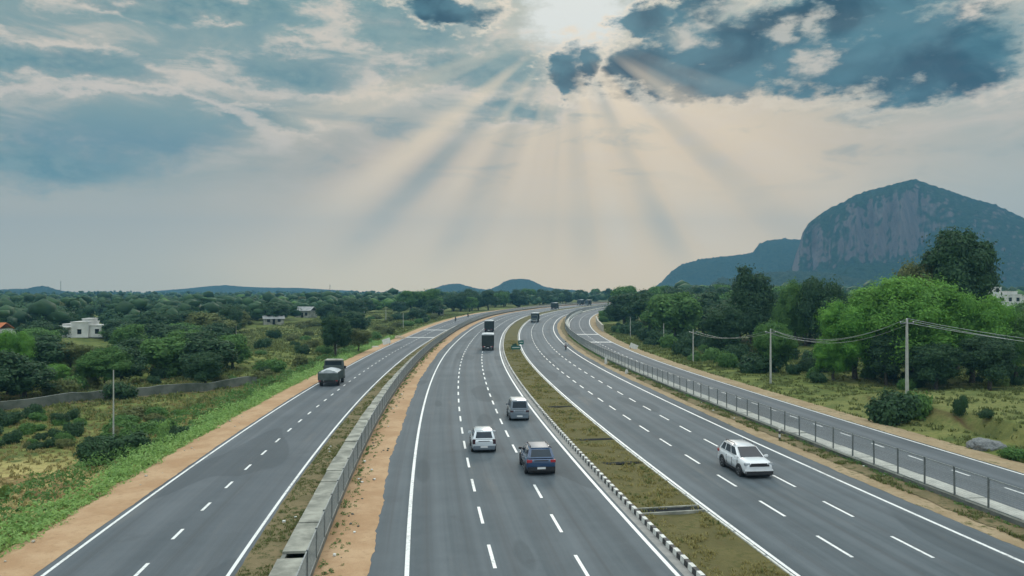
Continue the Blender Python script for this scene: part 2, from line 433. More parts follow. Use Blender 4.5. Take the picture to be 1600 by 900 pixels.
M['cloth_white'] = pm('pale_cloth', (0.55, 0.54, 0.52), (0.66, 0.65, 0.62), 8.0, 0.9)
M['skin'] = pm('skin', (0.20, 0.11, 0.07), (0.25, 0.14, 0.09), 8.0, 0.6)

def mat_leaf(name, dark, bright, trans=0.25, hue=0.0):
    m, t, b, out = new_mat(name)
    g = t.nodes.new('ShaderNodeNewGeometry'); oi = t.nodes.new('ShaderNodeObjectInfo')
    r = V(g.outputs['Random Per Island']); q = V(oi.outputs['Random'])
    n, _ = noise_tex(coords(), 0.55, 4, 0.6)
    k = r * 0.55 + sstep(n, 0.3, 0.7) * 0.45
    c = cmix(k, dark, bright)
    c = cmix(q * 0.45, c, tuple(x * y for x, y in zip(bright, (0.75, 0.68, 0.9))))
    setc(b, c); b.inputs['Roughness'].default_value = 0.65; b.inputs['Specular IOR Level'].default_value = 0.25
    tr = t.nodes.new('ShaderNodeBsdfTranslucent')
    tcn = cmix(0.5, c, tuple(min(1, x * 1.7) for x in bright)); t.links.new(tcn.s, tr.inputs[0])
    mx = t.nodes.new('ShaderNodeMixShader'); mx.inputs[0].default_value = trans
    t.links.new(b.outputs[0], mx.inputs[1]); t.links.new(tr.outputs[0], mx.inputs[2]); t.links.new(mx.outputs[0], out.inputs[0])
    return m
M['leaf_dark'] = mat_leaf('leaf_dark_green', (0.017, 0.050, 0.022), (0.058, 0.126, 0.043), 0.2)
M['leaf_mid'] = mat_leaf('leaf_mid_green', (0.039, 0.111, 0.026), (0.130, 0.260, 0.058), 0.25)
M['leaf_bright'] = mat_leaf('leaf_bright_green', (0.03, 0.13, 0.016), (0.19, 0.40, 0.055), 0.28)
M['leaf_olive'] = mat_leaf('leaf_olive_green', (0.066, 0.090, 0.026), (0.180, 0.210, 0.066), 0.25)
M['leaf_yellow'] = mat_leaf('leaf_yellow_green', (0.078, 0.143, 0.026), (0.195, 0.286, 0.058), 0.3)
M['leaf_weed'] = mat_leaf('leaf_weed_green', (0.10, 0.21, 0.045), (0.31, 0.50, 0.14), 0.3)
M['grass_dry'] = mat_leaf('grass_dry', (0.150, 0.138, 0.044), (0.350, 0.312, 0.112), 0.25)
# ------------------------------------------------------------------ the line of the highway (plan curve, profile)
KN = [0, 50, 90, 130, 170, 220, 280, 360, 450, 600]
KV = [1.174, 0.831, 0.638, 0.908, 0.565, 1.43, 1.648, 1.283, 0.92, 0.557]
ZK = [0, 60, 120, 200, 300, 450, 800]
ZV = [0, -0.53, -1.35, -1.54, 0.48, 1.47, 1.81]
S0, DS = -140.0, 1.0
SS = np.arange(S0, 1700.0, DS)
kk = np.interp(SS, KN, KV) * 1e-3
kk[SS < -40] = 0
TH = np.zeros(len(SS)); i0 = int(-S0 / DS)
ct = np.concatenate([[0], np.cumsum((kk[1:] + kk[:-1]) / 2 * DS)]); TH = -0.14038 + ct - ct[i0]
cxs = np.concatenate([[0], np.cumsum((np.sin(TH[1:]) + np.sin(TH[:-1])) / 2 * DS)]); RX = -2.16534 + cxs - cxs[i0]
cys = np.concatenate([[0], np.cumsum((np.cos(TH[1:]) + np.cos(TH[:-1])) / 2 * DS)]); RY = 15.0 + cys - cys[i0]
# smooth profile through the knots (cosine eased)
def prof(s):
    s = np.asarray(s, float); z = np.interp(s, ZK, ZV)
    acc = np.zeros_like(z)
    for d in np.linspace(-35, 35, 15): acc += np.interp(s + d, ZK, ZV)
    return acc / 15
RZ = prof(SS)
def P(s, o, dz=0.0):                    # point at s metres along and o metres right of the reference line
    x, y, th, z = (np.interp(s, SS, a) for a in (RX, RY, TH, RZ))
    return np.array([x + o * np.cos(th), y - o * np.sin(th), z + dz])
def heading(s): return float(np.interp(s, SS, TH))
def so(x, y):                           # nearest station and offset of plan points
    x = np.atleast_1d(np.asarray(x, float)); y = np.atleast_1d(np.asarray(y, float))
    s = np.empty(len(x)); o = np.empty(len(x))
    cs = slice(None, None, 3); rx, ry, th, ss = RX[cs], RY[cs], TH[cs], SS[cs]
    for a in range(0, len(x), 20000):
        X, Y = x[a:a + 20000, None], y[a:a + 20000, None]
        j = np.argmin((X - rx) ** 2 + (Y - ry) ** 2, axis=1)
        dx, dy = X[:, 0] - rx[j], Y[:, 0] - ry[j]
        s[a:a + 20000] = ss[j] + dx * np.sin(th[j]) + dy * np.cos(th[j])
        o[a:a + 20000] = dx * np.cos(th[j]) - dy * np.sin(th[j])
    return s, o
_w = [(rng.uniform(0.6, 1.6), rng.uniform(0, 2 * PI), rng.uniform(0, 2 * PI)) for _ in range(18)]
def wob(x, y, L):
    r = np.zeros_like(np.asarray(x, float))
    for f, a, p in _w: r = r + np.sin((x * np.cos(a) + y * np.sin(a)) * f * 2 * PI / L + p)
    return r / 5.0
def ss01(t): t = np.clip(t, 0, 1); return t * t * (3 - 2 * t)
OL, OR = -17.3, 39.0                     # edges of the graded corridor
def terrain(x, y):
    x = np.atleast_1d(np.asarray(x, float)); y = np.atleast_1d(np.asarray(y, float))
    s, o = so(x, y)
    zr = prof(s)
    el = np.maximum(OL - o, 0); er = np.maximum(o - OR, 0); e = np.maximum(el, er)
    w = 1 - ss01((e - 30) / 160)
    z = zr * w - 0.35
    z += ss01(el / 5) * -0.55 + ss01((el - 12) / 60) * 0.25
    z += ss01(er / 3) * 0.3
    sc_ = ss01((s - 22) / 8) * (1 - ss01((s - 56) / 10))
    edge = 43.9 + .5 * wob(s, o, 9.0)
    z += np.where(er > 0, sc_ * 1.25 * ss01((o - edge) / 0.9), 0)
    amp = ss01(e / 25)
    z += amp * (0.28 * wob(x, y, 22.0) + 0.10 * wob(x + 50, y, 6.5)) + ss01((e - 40) / 120) * 0.5 * wob(x, y + 90, 90.0)
    bank = np.exp(-((s - 128) / 34) ** 2 - ((o + 34) / 11) ** 2) * 1.6
    return z + bank
def G(px, py, z=None):                   # ground point seen at a spot of the frame
    zz = -0.3 if z is None else z
    for _ in range(14):
        d = FPX * (CAMH - zz) / (py - HORIZON)
        x = (px - 800) / FPX * d
        if z is not None: return np.array([x, d, z])
        zn = float(terrain(x, d)[0])
        zz = 0.5 * zz + 0.5 * zn
    return np.array([x, d, float(terrain(x, d)[0])])

# ------------------------------------------------------------------ ground
def geo_axis(lo, hi, step, far_lo, far_hi, g=1.09):
    a = list(np.arange(lo, hi + 0.01, step)); d = step
    while a[-1] < far_hi: d *= g; a.append(a[-1] + d)
    d = step
    while a[0] > far_lo: d *= g; a.insert(0, a[0] - d)
    return np.array(a)
gx = geo_axis(-62, 72, 1.1, -2600, 2600); gy = geo_axis(10, 112, 1.1, -460, 2600)
GX, GY = np.meshgrid(gx, gy)
gz = terrain(GX.ravel(), GY.ravel())
nx, ny = len(gx), len(gy)
ii = np.arange(nx * ny).reshape(ny, nx)
gf = np.stack([ii[:-1, :-1].ravel(), ii[:-1, 1:].ravel(), ii[1:, 1:].ravel(), ii[1:, :-1].ravel()], 1)
gme = np_mesh('ground', np.stack([GX.ravel(), GY.ravel(), gz], 1), gf, True)
def mat_ground():
    m, t, b, out = new_mat('field_ground')
    co = coords(); x, y, z = sep(co)
    f, _ = noise_tex(co, 0.05, 6, 0.62); h, _ = noise_tex(co, 0.4, 6, 0.7); k, _ = noise_tex(co, 3.5, 5, 0.72)
    green = cmix(sstep(h, 0.35, 0.65), (0.075, 0.105, 0.03), (0.16, 0.185, 0.05))
    dry = cmix(sstep(h, 0.4, 0.62), (0.44, 0.37, 0.15), (0.29, 0.28, 0.095))
    earth = cmix(sstep(k, 0.4, 0.65), (0.25, 0.14, 0.07), (0.17, 0.11, 0.055))
    def patch(cx_, cy_, rx, ry):
        return vexp(((x - cx_) * (x - cx_) * (1 / rx ** 2) + (y - cy_) * (y - cy_) * (1 / ry ** 2)) * -1.0)
    dryw = sstep(patch(-34, 44, 15, 13) + (h - 0.5) * 1.1 + (k - 0.5) * 0.5, 0.3, 0.6)
    dry2 = sstep(patch(50, 68, 18, 12) * 0.9 + patch(34, 72, 7, 20) * 0.6 + (h - 0.5) * 1.0 + (k - 0.5) * 0.5, 0.35, 0.85)
    c = cmix(sstep(f + (h - 0.5) * 0.4, 0.55, 0.7) * 0.7, green, dry)
    c = cmix(dryw, c, dry)
    c = cmix(dry2 * 0.75, c, cmix(sstep(k, 0.4, 0.6), (0.23, 0.22, 0.08), (0.13, 0.16, 0.05)))
    c = cmix(sstep(h * 0.5 + k * 0.35 + patch(-30, 46, 14, 12) * 0.16, 0.52, 0.62) * 0.8, c, earth)
    g = t.nodes.new('ShaderNodeNewGeometry'); nz = sep(V(g.outputs['Normal']))[2]
    c = cmix(sstep(nz, 0.94, 0.84), c, cmix(sstep(k, 0.3, 0.7), (0.055, 0.03, 0.018), (0.13, 0.07, 0.04)))
    setc(b, c); b.inputs['Roughness'].default_value = 0.95; b.inputs['Specular IOR Level'].default_value = 0.1
    bump(b, h + k * 0.6, 0.8, 0.25)
    return m
M['ground'] = mat_ground()
ground = link('ground', gme, M['ground']); tag(ground, kind='structure')

# ------------------------------------------------------------------ strips along the road
def stations(s0, s1):
    a = [s0]
    while a[-1] < s1: a.append(a[-1] + (1.0 if a[-1] < 140 else 2.0 if a[-1] < 300 else 4.0))
    a[-1] = s1
    return np.array(a)
def jag(amp, seed):                      # ragged edge
    r = np.random.default_rng(seed); ph = r.uniform(0, 6.28, 8); fr = np.array([.11, .31, .9, 1.9, 3.3, 5.1, 7.3, 8.7]) * r.uniform(.8, 1.2, 8)
    return lambda s: amp * sum(np.sin(s * fr[i] + ph[i]) / (0.6 + fr[i] ** 0.6) for i in range(8)) / 2.2
def strip(name, cols, mat, s0=-110, s1=1500, dz=0.0, fine=False, kind='structure', parent=None, bump_amp=0.0):
    st = np.arange(s0, 120, 0.35).tolist() + stations(120, s1).tolist() if fine else stations(s0, s1)
    st = np.array(st); vs = []; uv = []
    for o, z in cols:
        oo = o(st) if callable(o) else np.full(len(st), float(o))
        p = P(st, oo)
        zz = p[2] + z + dz
        if bump_amp: zz = zz + bump_amp * wob(p[0] * 1.0, p[1], 3.1) * (1 if 0 < cols.index((o, z)) < len(cols) - 1 else 0)
        vs.append(np.stack([p[0], p[1], zz], 1)); uv.append(np.stack([oo, st], 1))
    n, c = len(st), len(cols)
    V_ = np.stack(vs, 1).reshape(-1, 3); UV = np.stack(uv, 1).reshape(-1, 2)
    a = np.arange(n * c).reshape(n, c)
    f = np.stack([a[:-1, :-1].ravel(), a[:-1, 1:].ravel(), a[1:, 1:].ravel(), a[1:, :-1].ravel()], 1)
    me = np_mesh(name, V_, f, True)
    ul = me.uv_layers.new(name='UVMap')
    idx = np.empty(len(me.loops), dtype=np.int32); me.loops.foreach_get('vertex_index', idx)
    ul.data.foreach_set('uv', UV[idx].astype(np.float32).ravel())
    o = link(name, me, mat, parent)
    return tag(o, kind=kind) if kind else o
j = jag
strip('carriageway', [(-1.75, -.004), (0, 0), (3.5, 0.0), (7, 0), (10.5, 0), (11.12, 0)], M['asphalt'])
strip('carriageway', [(14.82, 0), (18.4, 0), (21.7, 0), (25, 0), (26.9, -.004)], M['asphalt'])
strip('service_road', [(-14.6, -.004), (-10.5, 0), (-6.45, -.004)], M['asphalt_service'])
strip('service_road', [(29.85, 0), (33.4, 0), (37.3, -.004)], M['asphalt_service'])
# verges (4 to 20 mm proud at their ragged edge so that soil lies over the asphalt)
ja, jb, jc, jd, je, jf = jag(.10, 1), jag(.10, 2), jag(.13, 3), jag(.13, 4), jag(.10, 5), jag(.25, 6)
strip('dirt_verge', [(lambda s: -14.42 + .6 * ja(s), .006), (-15.4, .03), (-16.6, -.02), (-18.2, -.5), (-20.4, -1.5)], M['dirt'], fine=True)
strip('dirt_verge', [(-5.0, -.06), (-5.9, .03), (lambda s: -6.68 + .5 * jb(s), .006)], M['dirt_grassy'], fine=True, bump_amp=.03)
strip('dirt_verge', [(-3.75, -.05), (-2.9, .04), (-2.2, .03), (lambda s: -1.5 + jc(s), .006)], M['dirt'], fine=True, bump_amp=.02)
strip('dirt_verge', [(lambda s: 26.15 + .8 * jd(s), .006), (26.8, .02), (27.3, .0), (27.8, -.04)], M['dirt_pale'], fine=True)
strip('grass_verge', [(lambda s: 27.2 + jf(s), .03), (27.9, .07), (28.35, .05), (28.75, -.02)], M['dirt_grassy'], fine=True, bump_amp=.03)
strip('dirt_verge', [(lambda s: 37.12 + .6 * je(s), .006), (38.0, .03), (39.0, -.05), (40.2, -.25), (41.8, -.9)], M['dirt'] if 0 else M['dirt_pale'], fine=True)
strip('median_grass', [(11.34, .10), (12.0, .08), (12.7, .03), (13.3, .02), (14.0, .06), (14.72, .08)], M['median'], fine=True, bump_amp=.025)
strip('gutter', [(10.72, .004), (11.12, .006)], M['gutter'], s1=700)

# ------------------------------------------------------------------ painted markings
def marks(name, segs, mat):
    vs, fs = [], []
    for o0, o1, s0, s1, dz in segs:
        st = np.linspace(s0, s1, max(2, int((s1 - s0) / 3) + 1))
        a = P(st, o0, dz).T; b = P(st, o1, dz).T; n = len(vs)
        for k in range(len(st)): vs += [a[k], b[k]]
        for k in range(len(st) - 1): fs.append((n + 2 * k, n + 2 * k + 1, n + 2 * k + 3, n + 2 * k + 2))
    return tag(link(name, np_mesh(name, vs, fs, True), mat), kind='structure')
ln = [(-.09, .09, -100, 1400, .006), (10.40, 10.58, -100, 1400, .006), (15.05, 15.21, -100, 1400, .006), (24.9, 25.08, -100, 1400, .006),
      (-14.18, -14.03, -100, 1400, .006), (-7.0, -6.85, -100, 1400, .006), (29.98, 30.12, -100, 1400, .006), (36.78, 36.94, -100, 1400, .006)]
def dashes(o, ph, period, length, w=.075, s1=700):
    return [(o - w, o + w, s, s + length, .006) for s in np.arange(-90 + ph, s1, period)]
def s_of(px, py, z=0.0):
    g = G(px, py, z); s, o = so(g[0], g[1]); return float(s[0]), float(o[0])
# phase of each dashed line from one dash of it
for px, py, o, per, ln_ in ((769, 862, 3.5, 6.0, 2.9), (909, 880, 7.0, 6.0, 2.9), (1198, 788, 18.4, 6.0, 2.9), (1299, 789, 21.7, 6.0, 2.9), (286, 827, -10.5, 4.5, 1.5), (1421, 709, 33.4, 4.5, 1.6)):
    s, oo = s_of(px, py)
    ln += dashes(o, (s - ln_ / 2 + 90) % per, per, ln_)
# transverse bars on the service roads
for px, py, a, b in ((914, 520.7, 30.1, 36.8), (930, 532, 30.1, 36.8), (692, 515, -14.0, -7.0), (668, 525, -14.0, -7.0)):
    s, _ = s_of(px, py, -1.0)
    for d in (0, 1.4): ln.append((a, b, s + d, s + d + 0.75, .008))
marks('road_markings', ln, M['paint'])

# ------------------------------------------------------------------ median kerbs: one painted black and white, one whitewashed
def kerb(name, o0, o1, h, pattern, s1, mats, z0=-0.02):
    k = MB(); s = -60.0; r = random.Random(3)
    while s < s1:
        for L, mi in pattern:
            L2 = L if s < 260 else L * 4
            g = .012 if s < 90 else 0
            hh = h + r.uniform(-.012, .012); jo = r.uniform(-.012, .012)
            if mi >= 0:
                k.cur = mi
                p = [P(s + g, o0 + jo, z0), P(s + g, o1 + jo, z0), P(s + L2 - g, o1 + jo, z0), P(s + L2 - g, o0 + jo, z0)]
                q = [P(s + g, o0 + .02 + jo, hh), P(s + g, o1 - .02 + jo, hh), P(s + L2 - g, o1 - .02 + jo, hh), P(s + L2 - g, o0 + .02 + jo, hh)]
                k.hexa(p + q)
            s += L2
    return tag(k.build(name, mats, sm=0), kind='structure')
kerb('median_kerb', 11.12, 11.34, .24, [(.5, 0), (.42, 1)], 700, [M['white_kerb'], M['black_kerb']])
kerb('median_kerb', 14.72, 14.86, .12, [(1.1, 0), (.7, 0), (1.3, 0), (.16, -1)], 700, [M['white_kerb'], M['black_kerb']])

# ------------------------------------------------------------------ covered concrete drains with mesh fences
def drain(name, oa, ob, top, gaps, mats, label, s1=900):
    root = empty(name, tuple(P(0, (oa + ob) / 2)), 0, label, 'drain')
    loc = Vector(root.location)
    w = MB(); c = MB()
    st = stations(-80, s1)
    def sl(m, a, b, za, zb, s_, e_):
        ss_ = [s_] + [t for t in st if s_ + .2 < t < e_ - .2] + [e_]
        rings = []
        for t in ss_:
            rings.append([Vector(P(t, a, za)) - loc, Vector(P(t, b, za)) - loc, Vector(P(t, b, zb)) - loc, Vector(P(t, a, zb)) - loc])
        m.loft(rings)
    sl(w, oa + .03, oa + .2, -.5, top - .12, -80, s1); sl(w, ob - .2, ob - .03, -.5, top - .12, -80, s1)
    s = -80.0; r = random.Random(5)
    while s < s1:
        L = r.choice((2.6, 3.9, 5.2)) if s < 200 else 12.0
        e = min(s + L, s1)
        g = [x for x in gaps if s - .01 < x[0] < e + .01]
        dz = r.uniform(-.03, .03); jo = r.uniform(-.05, .05)
        e2 = e - r.uniform(.03, .09)
        if g: e2 = g[0][0]
        if e2 - s > .3: sl(c, oa + jo, ob + jo * .3, top - .12 + .003, top + dz, s, e2)
        s = g[0][1] if g else e
    w.build('wall', M['concrete_dark'], root); c.build('cover', mats, root, sm=30)
    return root
gs, _ = s_of(463, 864, 0.4)
gs2, _ = s_of(560, 676, .4)
drain('roadside_drain', -5.08, -3.62, .5, [(gs - .45, gs + .5), (gs2 - .15, gs2 + .2)], M['concrete'], 'raised concrete drain with pale slab cover beside the left service road')
drain('roadside_drain', 28.62, 29.82, .34, [], M['concrete_pale'], 'low concrete drain with pale cover seen through the right wire fence')

def fence(o, zb, h, pitch, s0, s1, label, phase, mesh_mat, wire=.006):
    base = P(20, o, zb)
    root = empty('wire_fence', tuple(base), 0, label, 'fence'); L0 = Vector(base)
    st = np.arange(s0 + phase, s1, pitch)
    near = [s for s in st if s > 8][:100]; far = [s for s in st if s > near[-1]] + [s for s in st if s <= 8]
    pm_ = MB().box(-.035, .035, -.035, .035, 0, h).box(-.045, .045, -.045, .045, h, h + .03)
    first = None
    r = random.Random(9)
    for s in near:
        q = Vector(P(s, o, zb)) - L0
        if first is None: first = pm_.build('post', M['steel_dark'], root, sm=0); ob = first
        else: ob = first.copy(); COL.objects.link(ob)
        ob.location = q; ob.rotation_euler = (r.uniform(-.02, .02), r.uniform(-.02, .02), -heading(s))
    fm = MB()
    for s in far:
        q = Vector(P(s, o, zb)) - L0
        fm.box(q.x - .035, q.x + .035, q.y - .035, q.y + .035, q.z, q.z + h)
    tag(fm.build('far_post', M['steel_dark'], root, sm=0), kind='stuff')
    # top and bottom rails
    rail = MB()
    rs = np.concatenate([st[:1], st]);
    for zz in (.04, h - .03):
        rail.loft([[Vector(P(s, o + a, zb + zz + b)) - L0 for a, b in ((-.022, -.022), (.022, -.022), (.022, .022), (-.022, .022))] for s in st])
    rail.build('rail', M['steel'], root, sm=0)
    # woven wires as real thin bars: level wires run the whole length, upright wires stand every few centimetres
    vs, fs = [], []
    def bars(A, B, t, hv):
        n0 = sum(len(v) for v in vs); n = len(A)
        d = np.zeros((n, 4, 3)); d[:, 0] = -hv * t; d[:, 1] = [0, 0, -t] if hv[2] == 0 else [t, 0, 0]
        d[:, 2] = hv * t; d[:, 3] = [0, 0, t] if hv[2] == 0 else [-t, 0, 0]
        v = np.concatenate([A[:, None] + d, B[:, None] + d], 1).reshape(-1, 3); vs.append(v)
        b = n0 + np.arange(n)[:, None] * 8
        for k in range(4): fs.append(np.concatenate([b + k, b + (k + 1) % 4, b + 4 + (k + 1) % 4, b + 4 + k], 1))
    seg = stations(s0, s1)
    for zz in np.linspace(.1, h - .08, 15):
        A = P(seg[:-1], o, zb + zz).T - np.array(L0); B = P(seg[1:], o, zb + zz).T - np.array(L0)
        th = np.interp(seg[:-1], SS, TH)
        bars(A, B, wire, np.array([1.0, 0, 0]))
    up = np.concatenate([np.arange(s0, 130, .075), np.arange(130, 300, .15), np.arange(300, s1, .4)])
    tk = np.where(up < 130, wire, np.where(up < 300, wire * 2, wire * 5))
    for a, b, t in ((s0, 130, wire), (130, 300, wire * 2), (300, s1, wire * 5)):
        u = up[(up >= a) & (up < b)]
        A = P(u, o, zb + .05).T - np.array(L0); B = P(u, o, zb + h - .04).T - np.array(L0)
        n0 = sum(len(v) for v in vs); n = len(A)
        d = np.array([(-t, 0, 0), (0, -t, 0), (t, 0, 0), (0, t, 0)])
        v = np.concatenate([A[:, None] + d, B[:, None] + d], 1).reshape(-1, 3); vs.append(v)
        bb = n0 + np.arange(n)[:, None] * 8
        for k in range(4): fs.append(np.concatenate([bb + k, bb + (k + 1) % 4, bb + 4 + (k + 1) % 4, bb + 4 + k], 1))
    me = np_mesh('wire_mesh', np.concatenate(vs), np.concatenate(fs))
    link('wire_mesh', me, mesh_mat, root)
    return root
sp, _ = s_of(476.7, 906, .5)
fence(-3.56, .5, 1.2, 2.6, -60, 900, 'grey wire mesh fence standing on the left drain edge', (sp + 60) % 2.6, M['steel'], .0042)
sp, _ = s_of(1574.5, 811, .3)
fence(28.66, .3, 1.5, 2.5, -60, 900, 'see-through wire mesh fence between right carriageway and service road', (sp + 60) % 2.5, M['steel'], .0038)

# concrete channels crossing the median
def channel(px, py, label, w=.55, rim=True, group=None):
    s, o = s_of(px, py)
    k = MB(); k.cur = 0
    a, b = 11.36, 14.7; skew = .25
    def bar(ds0, ds1, z0, z1):
        k.hexa([P(s + ds0, a, z0), P(s + ds0 + skew, b, z0), P(s + ds1 + skew, b, z0), P(s + ds1, a, z0),
                P(s + ds0, a, z1), P(s + ds0 + skew, b, z1), P(s + ds1 + skew, b, z1), P(s + ds1, a, z1)])
    if rim: bar(-w / 2 - .13, -w / 2, -.1, .17); bar(w / 2, w / 2 + .13, -.1, .17)
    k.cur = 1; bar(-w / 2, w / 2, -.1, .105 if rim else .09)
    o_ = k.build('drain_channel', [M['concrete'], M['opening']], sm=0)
    return tag(o_, label, 'drain channel', group)
channel(1046, 795, 'open drain channel with two pale concrete rims crossing the median', .75)
channel(962, 719, 'dark narrow drain slit across the median, nearest of the three slits', .6, False, 'drain slits across the median')
channel(917, 681, 'dark narrow drain slit across the median, middle one of the three slits', .6, False, 'drain slits across the median')
channel(865, 628, 'dark narrow drain slit across the median, farthest of the three slits', .6, False, 'drain slits across the median')
# ------------------------------------------------------------------ vehicles
def on_road(px, py):                     # station and offset of a spot on the carriageway level
    z = 0.0
    for _ in range(25):
        g = G(px, py, z); s, o = so(g[0], g[1]); z = 0.5 * z + 0.5 * float(prof(s)[0])
    return float(s[0]), float(o[0])
def place(root, s, o, L, away=True, dz=0.0):
    root.location = P(s + L / 2, o, dz)
    h = heading(s + L / 2)
    root.rotation_euler = (0, 0, -h if away else PI - h)
    return root
def pane(mb, quad, u0, u1, v0, v1, off=.006, th=.012):
    a, b, c, d = (Vector(q) for q in quad)
    f = lambda u, v: (a * (1 - u) + b * u) * (1 - v) + (d * (1 - u) + c * u) * v
    n = (b - a).cross(d - a).normalized()
    p = [f(u0, v0), f(u1, v0), f(u1, v1), f(u0, v1)]
    mb.hexa([q + n * (off - th) for q in p] + [q + n * off for q in p])
def wheel(root, x, y, r, w, rim_mat):
    side = 1 if x > 0 else -1
    o = MB().lathe_x([(-w / 2, r * .6), (-w / 2, r * .93), (-w / 2 + .025, r), (w / 2 - .025, r), (w / 2, r * .93), (w / 2, r * .6)], 0, 0, 0, 22).build('wheel', M['rubber'], root, (x, y, r))
    k = MB().lathe_x([(side * (w / 2 - .01), r * .63), (side * (w / 2 + .004), r * .6), (side * (w / 2 - .03), r * .5), (side * (w / 2 - .035), r * .16), (side * (w / 2 + .0), r * .12)], 0, 0, 0, 18)
    for i in range(5):
        a = i * 2 * PI / 5
        c_, s_ = math.cos(a), math.sin(a); t = .05
        k.hexa([(side * (w / 2 - .035), r * .1 * c_ - t * s_, r * .1 * s_ + t * c_), (side * (w / 2 - .035), r * .58 * c_ - t * s_, r * .58 * s_ + t * c_), (side * (w / 2 - .035), r * .58 * c_ + t * s_, r * .58 * s_ - t * c_), (side * (w / 2 - .035), r * .1 * c_ + t * s_, r * .1 * s_ - t * c_),
                (side * (w / 2), r * .1 * c_ - t * s_, r * .1 * s_ + t * c_), (side * (w / 2), r * .58 * c_ - t * s_, r * .58 * s_ + t * c_), (side * (w / 2), r * .58 * c_ + t * s_, r * .58 * s_ - t * c_), (side * (w / 2), r * .1 * c_ + t * s_, r * .1 * s_ - t * c_)])
    k.build('rim', rim_mat, o, sm=30)
    return o
def make_car(name, label, cat, L, W, zb, zr, rear, green, bonnet, paint, roof_mat=None, rims=True, rails=False, tail='red', wr=.32, clad=False, bump_mat=None):
    """rear: list of lower-body stations (y, half width, sill z, top z); green: (y rear base, y front base, y rear top, y front top, half width base, half width top)"""
    root = empty(name, (0, 0, 0), 0, label, cat)
    hw = W / 2
    b = MB(); rings = []
    for y, w, z0, z1, dk in rear:
        h = z1 - z0
        R_ = [(w * .78, z0), (w * .955, z0 + .06), (w, z0 + h * .42), (w * .99, z0 + h * .74), (w * .945, z1 - .035), (w * .84, z1 + dk * .6), (w * .45, z1 + dk)]
        rings.append([(x, y, z) for x, z in R_] + [(-x, y, z) for x, z in reversed(R_)])
    b.loft(rings)
    body = b.build('body', paint, root, sm=75)
    yrb, yfb, yrt, yft, wb, wt_ = green
    z0, z1 = zb - .03, zr
    bb = [(-wb, yrb, z0), (wb, yrb, z0), (wb, yfb, z0), (-wb, yfb, z0)]
    tt = [(-wt_, yrt, z1), (wt_, yrt, z1), (wt_, yft, z1), (-wt_, yft, z1)]
    cab = MB().hexa(bb + tt).build('cabin', paint, root, bevel=.09, sm=70)
    rp = MB().loft([[(-wt_ + .06, yrt + .07, z1 - .01), (wt_ - .06, yrt + .07, z1 - .01), (wt_ - .06, yft - .07, z1 - .01), (-wt_ + .06, yft - .07, z1 - .01)],
                    [(-wt_ + .16, yrt + .22, z1 + .035), (wt_ - .16, yrt + .22, z1 + .035), (wt_ - .16, yft - .22, z1 + .035), (-wt_ + .16, yft - .22, z1 + .035)]])
    rp.build('roof', roof_mat or paint, root, sm=60)
    m = MB(); pane(m, (bb[0], bb[1], tt[1], tt[0]), .1, .9, .22, .86); m.build('rear_window', M['glass'], root, sm=0)
    m = MB(); pane(m, (bb[2], bb[3], tt[3], tt[2]), .07, .93, .1, .92); m.build('windscreen', M['glass'], root, sm=0)
    for q in ((bb[1], bb[2], tt[2], tt[1]), (bb[3], bb[0], tt[0], tt[3])):
        rev = q[0] is bb[3]
        for u0, u1 in ((.10, .30), (.34, .61), (.645, .91)):
            if rev: u0, u1 = 1 - u1, 1 - u0
            m = MB(); pane(m, q, u0, u1, .2, .86); m.build('side_window', M['glass'], root, sm=0)
    yr, yf = -L / 2, L / 2
    for s_ in (-1, 1):                   # door shut lines, handles and the dark sill
        q = sorted((s_ * (hw - .04), s_ * (hw - .002)))
        for y in (-.62 * L / 4.2, .22 * L / 4.2, 1.0 * L / 4.2):
            MB().box(q[0], q[1], y - .006, y + .006, .45, zb - .12).build('door_seam', M['black_trim'], root, sm=0)
        q = sorted((s_ * (hw - .02), s_ * (hw + .022)))
        for y in (-.42 * L / 4.2, .44 * L / 4.2):
            MB().box(q[0], q[1], y - .1, y + .08, zb - .21, zb - .17).build('door_handle', paint, root, sm=0)
        q = sorted((s_ * (hw - .1), s_ * (hw - .005)))
        MB().box(q[0], q[1], yr + L * .3, yf - L * .3, .22, .36).build('sill', M['black_trim'], root, bevel=.015)
    ax_r, ax_f = yr + L * .2, yf - L * .2
    for y in (ax_r, ax_f):
        for s in (-1, 1):
            MB().lathe_x([(s * (hw - .12), wr + .065), (s * (hw + .012), wr + .06), (s * (hw + .014), wr * .6)], 0, 0, 0, 22).build('wheel_arch', M['black_trim'], root, (0, y, wr + .01), sm=30)
            wheel(root, s * (hw - .075), y, wr, .2, M['alloy'] if rims else M['steel_dark'])
    # bumpers, lamps, plate, mirrors, handles
    zbump = rear[1][2]
    MB().box(-hw * .93, hw * .93, yr - .035, yr + .16, zbump - .03, zbump + .30).build('bumper', bump_mat or (M['black_trim'] if clad else paint), root, bevel=.05)
    MB().box(-hw * .93, hw * .93, yf - .2, yf + .03, zbump - .03, zbump + .26).build('bumper', bump_mat or (M['black_trim'] if clad else paint), root, bevel=.05)
    MB().box(-hw * .8, hw * .8, yr + .2, yf - .2, .17, .32).build('underbody', M['black_trim'], root, sm=0)
    MB().box(-.25, .25, yr - .052, yr - .03, zbump + .12, zbump + .24).build('number_plate', M['plate'], root, sm=0)
    MB().box(-.25, .25, yf + .025, yf + .045, zbump + .06, zbump + .17).build('number_plate', M['plate'], root, sm=0)
